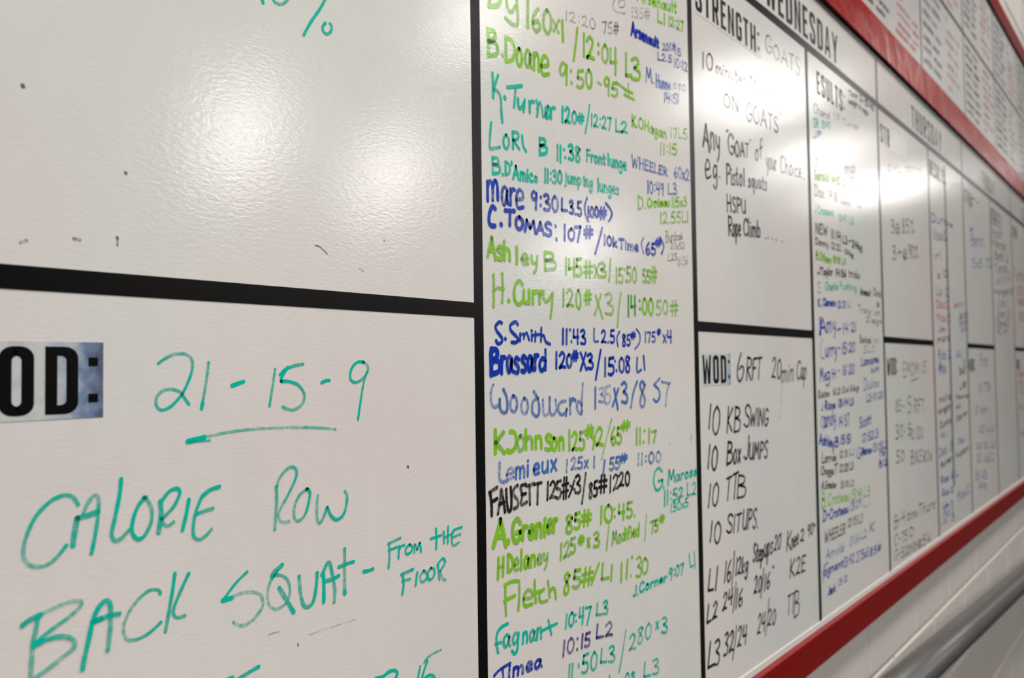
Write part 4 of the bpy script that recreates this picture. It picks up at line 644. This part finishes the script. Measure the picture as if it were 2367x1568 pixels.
line('b', [(F0, [(200, 20), (180, 120), (185, 220), (220, 245)], 2.8, .35), ('urry', F0, 230, 222, 362, 205, 170, 160, 3.6, .7), ('-', F0, 375, 155, 402, 148, 60, 60, 3, .8), ('15:20', F0, 422, 190, 568, 160, 125, 110, 3.6, .7)])
line('b', [('Me', F0, 170, 495, 240, 490, 160, 130, 3.2, .5), ('g', F0, 238, 490, 285, 480, 160, 150, 3.4, .65), ('H', F0, 308, 470, 350, 462, 110, 100, 3.2, .6), ('-', F0, 375, 410, 398, 405, 60, 60, 3, .4), ('16:20', F0, 428, 432, 560, 405, 115, 110, 3.2, .6)])
line('n', [('Keaton', F0, 155, 692, 280, 665, 85, 60, 2.8, .6), ('16:21', F0, 320, 660, 405, 640, 75, 70, 2.8, .6), ('5x16kg', F0, 425, 630, 610, 595, 65, 60, 2.8, .5)])
line('b', [('J', F0, 185, 830, 205, 825, 60, 60, 3, .6), ('Rose', F0, 228, 820, 345, 800, 100, 75, 4, .85), ('13:14', F0, 378, 790, 490, 765, 80, 70, 3.6, .75), ('L3', F0, 508, 770, 550, 762, 75, 70, 3.2, .6)])
line('b', [('C', F0, 180, 1020, 215, 1020, 140, 120, 2.8, .35), ('andy', F0, 215, 1025, 352, 975, 190, 160, 4, .8), ('14:37', F0, 385, 1020, 505, 990, 110, 130, 3.2, .6)])
line('b', [('Ashley', F0, 165, 1210, 330, 1245, 115, 100, 4.6, .95), ('B', F0, 342, 1238, 385, 1235, 110, 105, 3.8, .8), ('15:51', F0, 408, 1212, 522, 1190, 95, 90, 3.8, .8), (F0, [(320, 1240), (328, 1320)], 3.2, .6)])
line('n', [('Lorrae', F0, 195, 1425, 352, 1392, 115, 70, 3, .7), ('12:31', F0, 395, 1370, 490, 1350, 80, 75, 2.8, .5), ('L1', F0, 510, 1340, 560, 1330, 70, 70, 2.8, .35), ('Chegga', F0, 185, 1560, 328, 1548, 95, 70, 3.2, .75), ('T', F0, 335, 1545, 372, 1530, 100, 100, 3.2, .75), ('12:28', F0, 395, 1530, 495, 1512, 90, 85, 3, .7), ('L3', F0, 510, 1505, 550, 1490, 85, 80, 3, .6)])
line('b', [('Lamoureu', F0, 640, 325, 838, 275, 100, 70, 3.4, .7), ('burk', F0, 755, 405, 840, 375, 65, 60, 3, .5), ('Dulac', F0, 668, 605, 840, 550, 140, 75, 3, .4), ('L2-15:20', F0, 700, 735, 885, 685, 85, 75, 3, .5), ('Scott', F0, 620, 1030, 750, 970, 125, 95, 3.4, .6), ('12:52L3', F0, 650, 1195, 830, 1125, 95, 95, 3, .55)])
line('b', [('G', F0, 588, 1385, 645, 1350, 130, 110, 3, .5), ('Marcos', F0, 648, 1335, 755, 1305, 80, 65, 4.6, .95), ('13:15L2', F0, 770, 1300, 935, 1250, 90, 85, 3.4, .75), ('178', F0, 845, 1345, 908, 1340, 50, 50, 4, .9), ('B12', F0, 840, 1475, 930, 1448, 80, 70, 3.4, .65)])
line('n', [('A.Grenier', G0, 190, 250, 355, 230, 95, 60, 3, .65), ('15:01', G0, 405, 238, 495, 222, 75, 65, 2.8, .55), ('L3', G0, 510, 220, 555, 210, 70, 60, 2.8, .5)])
line('g', [('B.', G0, 190, 470, 248, 445, 185, 160, 3.8, .85), ('Croteau', G0, 262, 435, 502, 375, 130, 100, 3.4, .75), ('13:41', G0, 530, 375, 648, 345, 125, 100, 3.4, .7), ('L3', G0, 670, 340, 735, 325, 110, 120, 3.2, .7)])
line('b', [('D-', G0, 205, 620, 275, 590, 125, 110, 3.4, .8), ('Croteau', G0, 280, 590, 492, 505, 110, 80, 3.8, .75), ('13:29', G0, 518, 500, 635, 445, 100, 85, 3, .45), ('L1', G0, 660, 455, 738, 435, 70, 70, 2.8, .25)])
line('n', [('WHEELER', G0, 225, 865, 460, 750, 130, 110, 3, .65), ('12:05', G0, 490, 685, 595, 645, 95, 90, 2.8, .55), ('L3', G0, 610, 640, 655, 615, 95, 90, 2.8, .5)])
line('s', [('Arnold', G0, 235, 1050, 440, 950, 110, 90, 3, .35), ('13:56', G0, 510, 900, 615, 845, 110, 100, 2.8, .3), ('L2', G0, 630, 820, 700, 795, 90, 90, 3, .5), ('K', G0, 735, 742, 790, 728, 110, 105, 3.4, .6)])
line('b', [(G0, [(260, 1080), (215, 1150), (210, 1300)], 3, .6), ('agnant', G0, 215, 1240, 430, 1120, 110, 70, 4.2, .8), ('13:42', G0, 440, 1140, 560, 1075, 110, 95, 3.2, .5), ('275x5', G0, 585, 1085, 720, 1000, 120, 90, 3.2, .5), ('85#', G0, 735, 1010, 862, 945, 90, 80, 3.2, .5)])
line('b', [('Jack', G0, 262, 1450, 348, 1405, 90, 75, 4, .7), ('13:2', G0, 375, 1350, 480, 1290, 70, 65, 3, .4)])

# fifth column and beyond: smaller with distance, thin brown, blue and red writing
J0, J1, J2, J3, J4, J5 = (1840, 100, .2551), (1840, 450, .287), (1840, 850, .2232), (1840, 1150, .2666), (2140, 340, .3317), (2040, 780, .3442)
line('n', [('PUSH', J0, 835, 1215, 960, 1225, 110, 100, 3, .45), ('PRESS', J0, 990, 1215, 1135, 1200, 95, 60, 2.8, .4)])
line('n', [('3@', J1, 765, 312, 835, 308, 115, 100, 3, .6), ('85%', J1, 855, 310, 950, 312, 110, 105, 3.2, .65)])
line('n', [('3+@', J1, 772, 525, 895, 510, 115, 100, 3, .55), ('90%', J1, 905, 510, 985, 515, 110, 95, 3.4, .65)], label='brown red marker writing')
line('n', [('EMOM', J1, 862, 1480, 990, 1440, 130, 90, 2.8, .6), ('15', J1, 1010, 1440, 1052, 1432, 95, 90, 2.8, .55), (J1, [(925, 1500), (955, 1492), (985, 1478)], 2.4, .6)])
line('n', [('85', J2, 1030, 460, 1088, 450, 130, 110, 3, .6), ('-', J2, 1095, 430, 1120, 425, 60, 60, 2.6, .4), ('5', J2, 1155, 475, 1198, 470, 180, 170, 3, .65), ('RFT', J2, 1222, 465, 1325, 460, 140, 130, 3, .6)])
line('n', [('30', J2, 1028, 745, 1110, 715, 150, 130, 3, .6), ('-', J2, 1118, 690, 1140, 685, 60, 60, 2.6, .3), ('5', J2, 1158, 700, 1190, 695, 120, 115, 3.2, .65), ('10', J2, 1185, 745, 1225, 745, 120, 115, 2.8, .5), ('DU', J2, 1255, 740, 1312, 735, 130, 120, 2.8, .6)])
line('n', [('50', J2, 1038, 990, 1120, 965, 130, 110, 3, .65), ('BIKE', J2, 1188, 1000, 1305, 978, 140, 125, 2.8, .55), ('ROW', J2, 1318, 975, 1415, 965, 115, 110, 3, .6)])
line('n', [('B-4', J3, 850, 282, 945, 210, 115, 100, 3, .65), ('zone', J3, 965, 205, 1050, 165, 100, 85, 3, .6), ('Thurs', J3, 1060, 170, 1205, 90, 105, 90, 3.2, .65)])
line('n', [('C-75', J3, 850, 425, 965, 365, 95, 85, 2.8, .55), ('D', J3, 985, 345, 1020, 330, 80, 75, 3, .6)])
line('n', [('G-30', J3, 852, 552, 955, 505, 95, 90, 2.6, .5), ('20-30-30', J3, 960, 500, 1085, 430, 75, 70, 3, .6), ('5k', J3, 1095, 425, 1170, 375, 90, 80, 3, .55)])
FAR = [  # (crop, x0, y0, x1, y1, height, ink, density, text)
 (J4, 40, 520, 148, 545, 60, 'b', .6, 'Dunn'), (J4, 150, 545, 185, 560, 30, 'b', .5, 'ne'), (J4, 55, 645, 150, 655, 70, 'p', .7, 'Vox12'), (J4, 65, 790, 150, 775, 60, 'p', .4, 'rl 1'), (J4, 80, 915, 150, 905, 50, 'p', .45, 'a 12'), (J4, 75, 1030, 160, 1045, 60, 'b', .35, 'Lo 12'),
 (J4, 75, 1120, 160, 1125, 55, 'r', .45, 'Doc12'), (J4, 195, 1120, 265, 1110, 40, 'r', .25, 'amin'), (J4, 75, 1215, 172, 1220, 60, 'r', .5, 'Max12'), (J4, 88, 1285, 140, 1288, 40, 's', .5, 'Jen'), (J4, 80, 1365, 165, 1345, 45, 'n', .5, 'mars'), (J4, 88, 1480, 170, 1478, 65, 's', .6, 'Rob 2'), (J4, 92, 1560, 140, 1560, 60, 's', .6, 'Bri'),
 (J4, 232, 1220, 290, 1180, 60, 'p', .55, 'Ann'), (J4, 240, 1260, 292, 1230, 60, 'p', .6, 'mwn'), (J4, 248, 1300, 295, 1275, 60, 'b', .5, 'wu'), (J4, 212, 1475, 288, 1470, 60, 's', .6, 'Al 1'), (J4, 262, 1540, 300, 1535, 50, 's', .55, 'Ed'),
 (J4, 315, 690, 405, 690, 80, 's', .45, 'Bench'), (J4, 325, 840, 455, 840, 60, 's', .45, '5x5 75'), (J4, 300, 420, 370, 420, 60, 'y', .3, 'GTH'), (J4, 305, 585, 325, 580, 30, 's', .4, 'a'),
 (J4, 455, 530, 530, 580, 90, 'p', .6, 'Luke1'), (J4, 460, 630, 530, 635, 70, 'p', .6, 'Mason'), (J4, 465, 690, 560, 725, 60, 'n', .75, 'Hannah'), (J4, 480, 780, 575, 805, 60, 'n', .6, 'Beth 2'), (J4, 480, 880, 570, 865, 60, 'p', .4, 'Tomas1'), (J4, 488, 965, 590, 925, 60, 'p', .4, 'Will12'),
 (J4, 480, 1028, 605, 1022, 35, 'n', .7, 'Morgan12'), (J4, 498, 1115, 570, 1110, 60, 'p', .35, 'Joe 1'), (J4, 500, 1185, 590, 1190, 50, 'p', .4, 'Sam 12'), (J4, 495, 1250, 580, 1250, 50, 'n', .5, 'Dave12'), (J4, 498, 1310, 570, 1305, 50, 's', .5, 'Kim'),
 (J4, 600, 600, 655, 655, 60, 'k', .6, 'RUN'), (J4, 620, 930, 684, 930, 80, 'r', .55, 'Partner'), (J4, 632, 1030, 684, 1030, 60, 'r', .5, 'WOD 4'), (J4, 640, 1100, 684, 1100, 60, 'r', .5, 'Rounds'), (J4, 650, 1210, 684, 1210, 60, 'r', .5, '400'), (J4, 380, 1530, 430, 1530, 90, 's', .4, 'Fran'),
 (J2, 1475, 80, 1555, 65, 70, 's', .6, 'Tim'), (J2, 1480, 370, 1600, 320, 60, 'n', .35, 'Hollis'), (J2, 1472, 490, 1620, 415, 55, 'k', .7, 'Wright 1'), (J2, 1490, 635, 1605, 570, 60, 'n', .6, 'Curtis'), (J2, 1500, 735, 1580, 715, 60, 's', .6, 'An 1'), (J2, 1480, 930, 1620, 850, 90, 's', .5, 'Deb 13'), (J2, 1498, 1055, 1612, 960, 60, 'k', .9, 'Porter'),
 (J2, 1500, 1205, 1610, 1150, 70, 'b', .7, 'Rae 1'), (J2, 1612, 1140, 1680, 1120, 60, 'b', .5, '2 L'), (J2, 1512, 1330, 1630, 1290, 60, 'b', .7, 'Gus 12'), (J2, 1520, 1460, 1630, 1425, 60, 's', .7, 'Lee 14'), (J2, 1530, 1560, 1630, 1510, 80, 's', .6, 'Pat 13'), (J3, 1255, 240, 1375, 200, 60, 's', .6, 'Jo 13'),
 (J2, 1690, 70, 1790, 60, 70, 'n', .55, 'Bell 1'), (J2, 1695, 225, 1762, 205, 60, 'n', .85, 'JR'), (J2, 1660, 325, 1780, 310, 40, 'n', .6, 'Norris'), (J2, 1662, 425, 1700, 410, 40, 'n', .4, 'ok'), (J2, 1660, 560, 1775, 480, 50, 'k', .6, 'Carver'), (J2, 1680, 800, 1762, 750, 60, 's', .4, 'Dee 1'), (J2, 1655, 950, 1785, 850, 60, 'k', .8, 'Hudson'), (J2, 1670, 1390, 1795, 1300, 100, 's', .5, 'Max12'),
 (J2, 1895, 260, 2010, 240, 90, 's', .35, '10 TTB'), (J2, 1850, 480, 1975, 455, 70, 's', .3, '15 box'), (J2, 1900, 670, 2060, 665, 70, 's', .35, '20 wall'), (J2, 1870, 840, 2065, 835, 60, 's', .35, '25 DL 60'), (J2, 1870, 985, 2045, 970, 90, 's', .35, '30 cal12'), (J2, 1855, 1165, 1975, 1150, 90, 's', .3, '35 KB'), (J2, 1890, 1250, 1970, 1240, 60, 's', .3, '24kg'),
 (J2, 2305, 95, 2361, 85, 70, 'r', .5, 'Rows'), (J2, 2312, 185, 2361, 180, 70, 'r', .4, 'Run'), (J2, 2315, 270, 2361, 265, 70, 'r', .45, 'Ski'), (J2, 2318, 440, 2361, 435, 70, 'r', .35, 'Box'), (J2, 2322, 700, 2361, 695, 70, 'r', .35, 'Cap'),
]
for fr, x0, y0, x1, y1, hh, c, d, t in FAR:
    line(c, [(t, fr, x0, y0, x1, y1, hh, hh, 3.8, min(1, d + .15))])

# the records board: rows of small writing, names in black and results in red, too far and soft to read
def squiggle(I, x, z, w, h, pen, dens):
    n = max(2, int(w / (h * .55)))
    pts = []
    for k in range(n * 2 + 1):
        a = x + w * k / (2 * n)
        pts.append((a + random.uniform(-.1, .1) * h, z + (h * random.uniform(.55, 1.0) if k % 2 else random.uniform(-.15, .1) * h)))
    I.stroke(pts, pen, dens)
cells = [(2.045 + .61 * k) for k in range(5)]
for ci, x in enumerate(cells):
    for z0, z1, first in ((.832, 1.105, 0), (1.125, 1.372, 1)):
        Z = z1 - .030; row = 0
        step = .024 if ci == 0 and not first else (.0345 if ci < 2 else .031)
        while Z > z0 + .008:
            I = Ink(); hgt = step * .52
            a = x + .03; 
            for wd in (random.uniform(.09, .13), random.uniform(.06, .11)):
                squiggle(I, a, ZC + Z - random.uniform(0, .003), wd, hgt, (.0030), random.uniform(.5, .85)); a += wd + .025
            I.build('k' if random.random() < .93 else 'G', ub)
            J = Ink(); a = x + .33 + random.uniform(0, .03)
            for wd in (random.uniform(.08, .14), random.uniform(.03, .07)):
                if random.random() < .85: squiggle(J, a, ZC + Z - random.uniform(0, .003), wd, hgt, (.0030), random.uniform(.35, .65)); a += wd + .02
            J.build('r', ub)
            Z -= step * random.uniform(.94, 1.08); row += 1

# ------------------------------------------------------------------ sloping pipe on brackets under the board
def tube(name, pts, r, m, parent=None, seg=28, caps=True, **k):
    bm = bmesh.new(); rings = []
    P = [Vector(p) for p in pts]
    for i, p in enumerate(P):
        d = (P[min(i + 1, len(P) - 1)] - P[max(i - 1, 0)]).normalized()
        u = d.cross(Vector((0, 0, 1))).normalized(); v = u.cross(d)
        rings.append([bm.verts.new(p + (u * math.cos(a) + v * math.sin(a)) * r) for a in (j * math.tau / seg for j in range(seg))])
    for a, b in zip(rings[:-1], rings[1:]):
        for j in range(seg): bm.faces.new((a[j], a[(j + 1) % seg], b[(j + 1) % seg], b[j]))
    if caps: bm.faces.new(rings[0][::-1]); bm.faces.new(rings[-1])
    bmesh.ops.recalc_face_normals(bm, faces=bm.faces)
    me = bpy.data.meshes.new(name); bm.to_mesh(me); bm.free(); me.materials.append(m)
    for p in me.polygons: p.use_smooth = len(p.vertices) == 4
    if parent: me.transform(Matrix.Translation(-parent.location))
    o = bpy.data.objects.new(name, me); COL.objects.link(o)
    if parent: o.parent = parent
    for kk, v in k.items(): o[kk] = v
    return o
PR = .037; PY = YW - .062
def pline(x): # centre height of the pipe along the wall
    a, b = Vector(PA), Vector(PB); t = (x - a.x) / (b.x - a.x); return ZC + a.y + (b.y - a.y) * t
PA, PB = (2.30, -.706), (3.85, -.799)
pipe = empty('sloping_pipe', (1.2, PY, pline(1.2)), 'white painted round pipe, coloured dark for its shade, sloping along the block wall below the whiteboard', 'pipe')
tube('pipe_run', [(x, PY, pline(x)) for x in (1.2, 2.7, 4.2, 5.7, 7.2)], PR, M_PIPE, pipe)
for x in (1.35, 2.62, 3.95, 5.3):
    z = pline(x)
    box('clamp', x - .008, x + .008, PY - .006, PY + PR, z - PR - .014, z - PR + .006, M_BRK, pipe, .002)
    box('bracket', x - .010, x + .010, PY + PR - .004, YW - .001, z - PR - .012, z - PR + .006, M_BRK, pipe, .001)
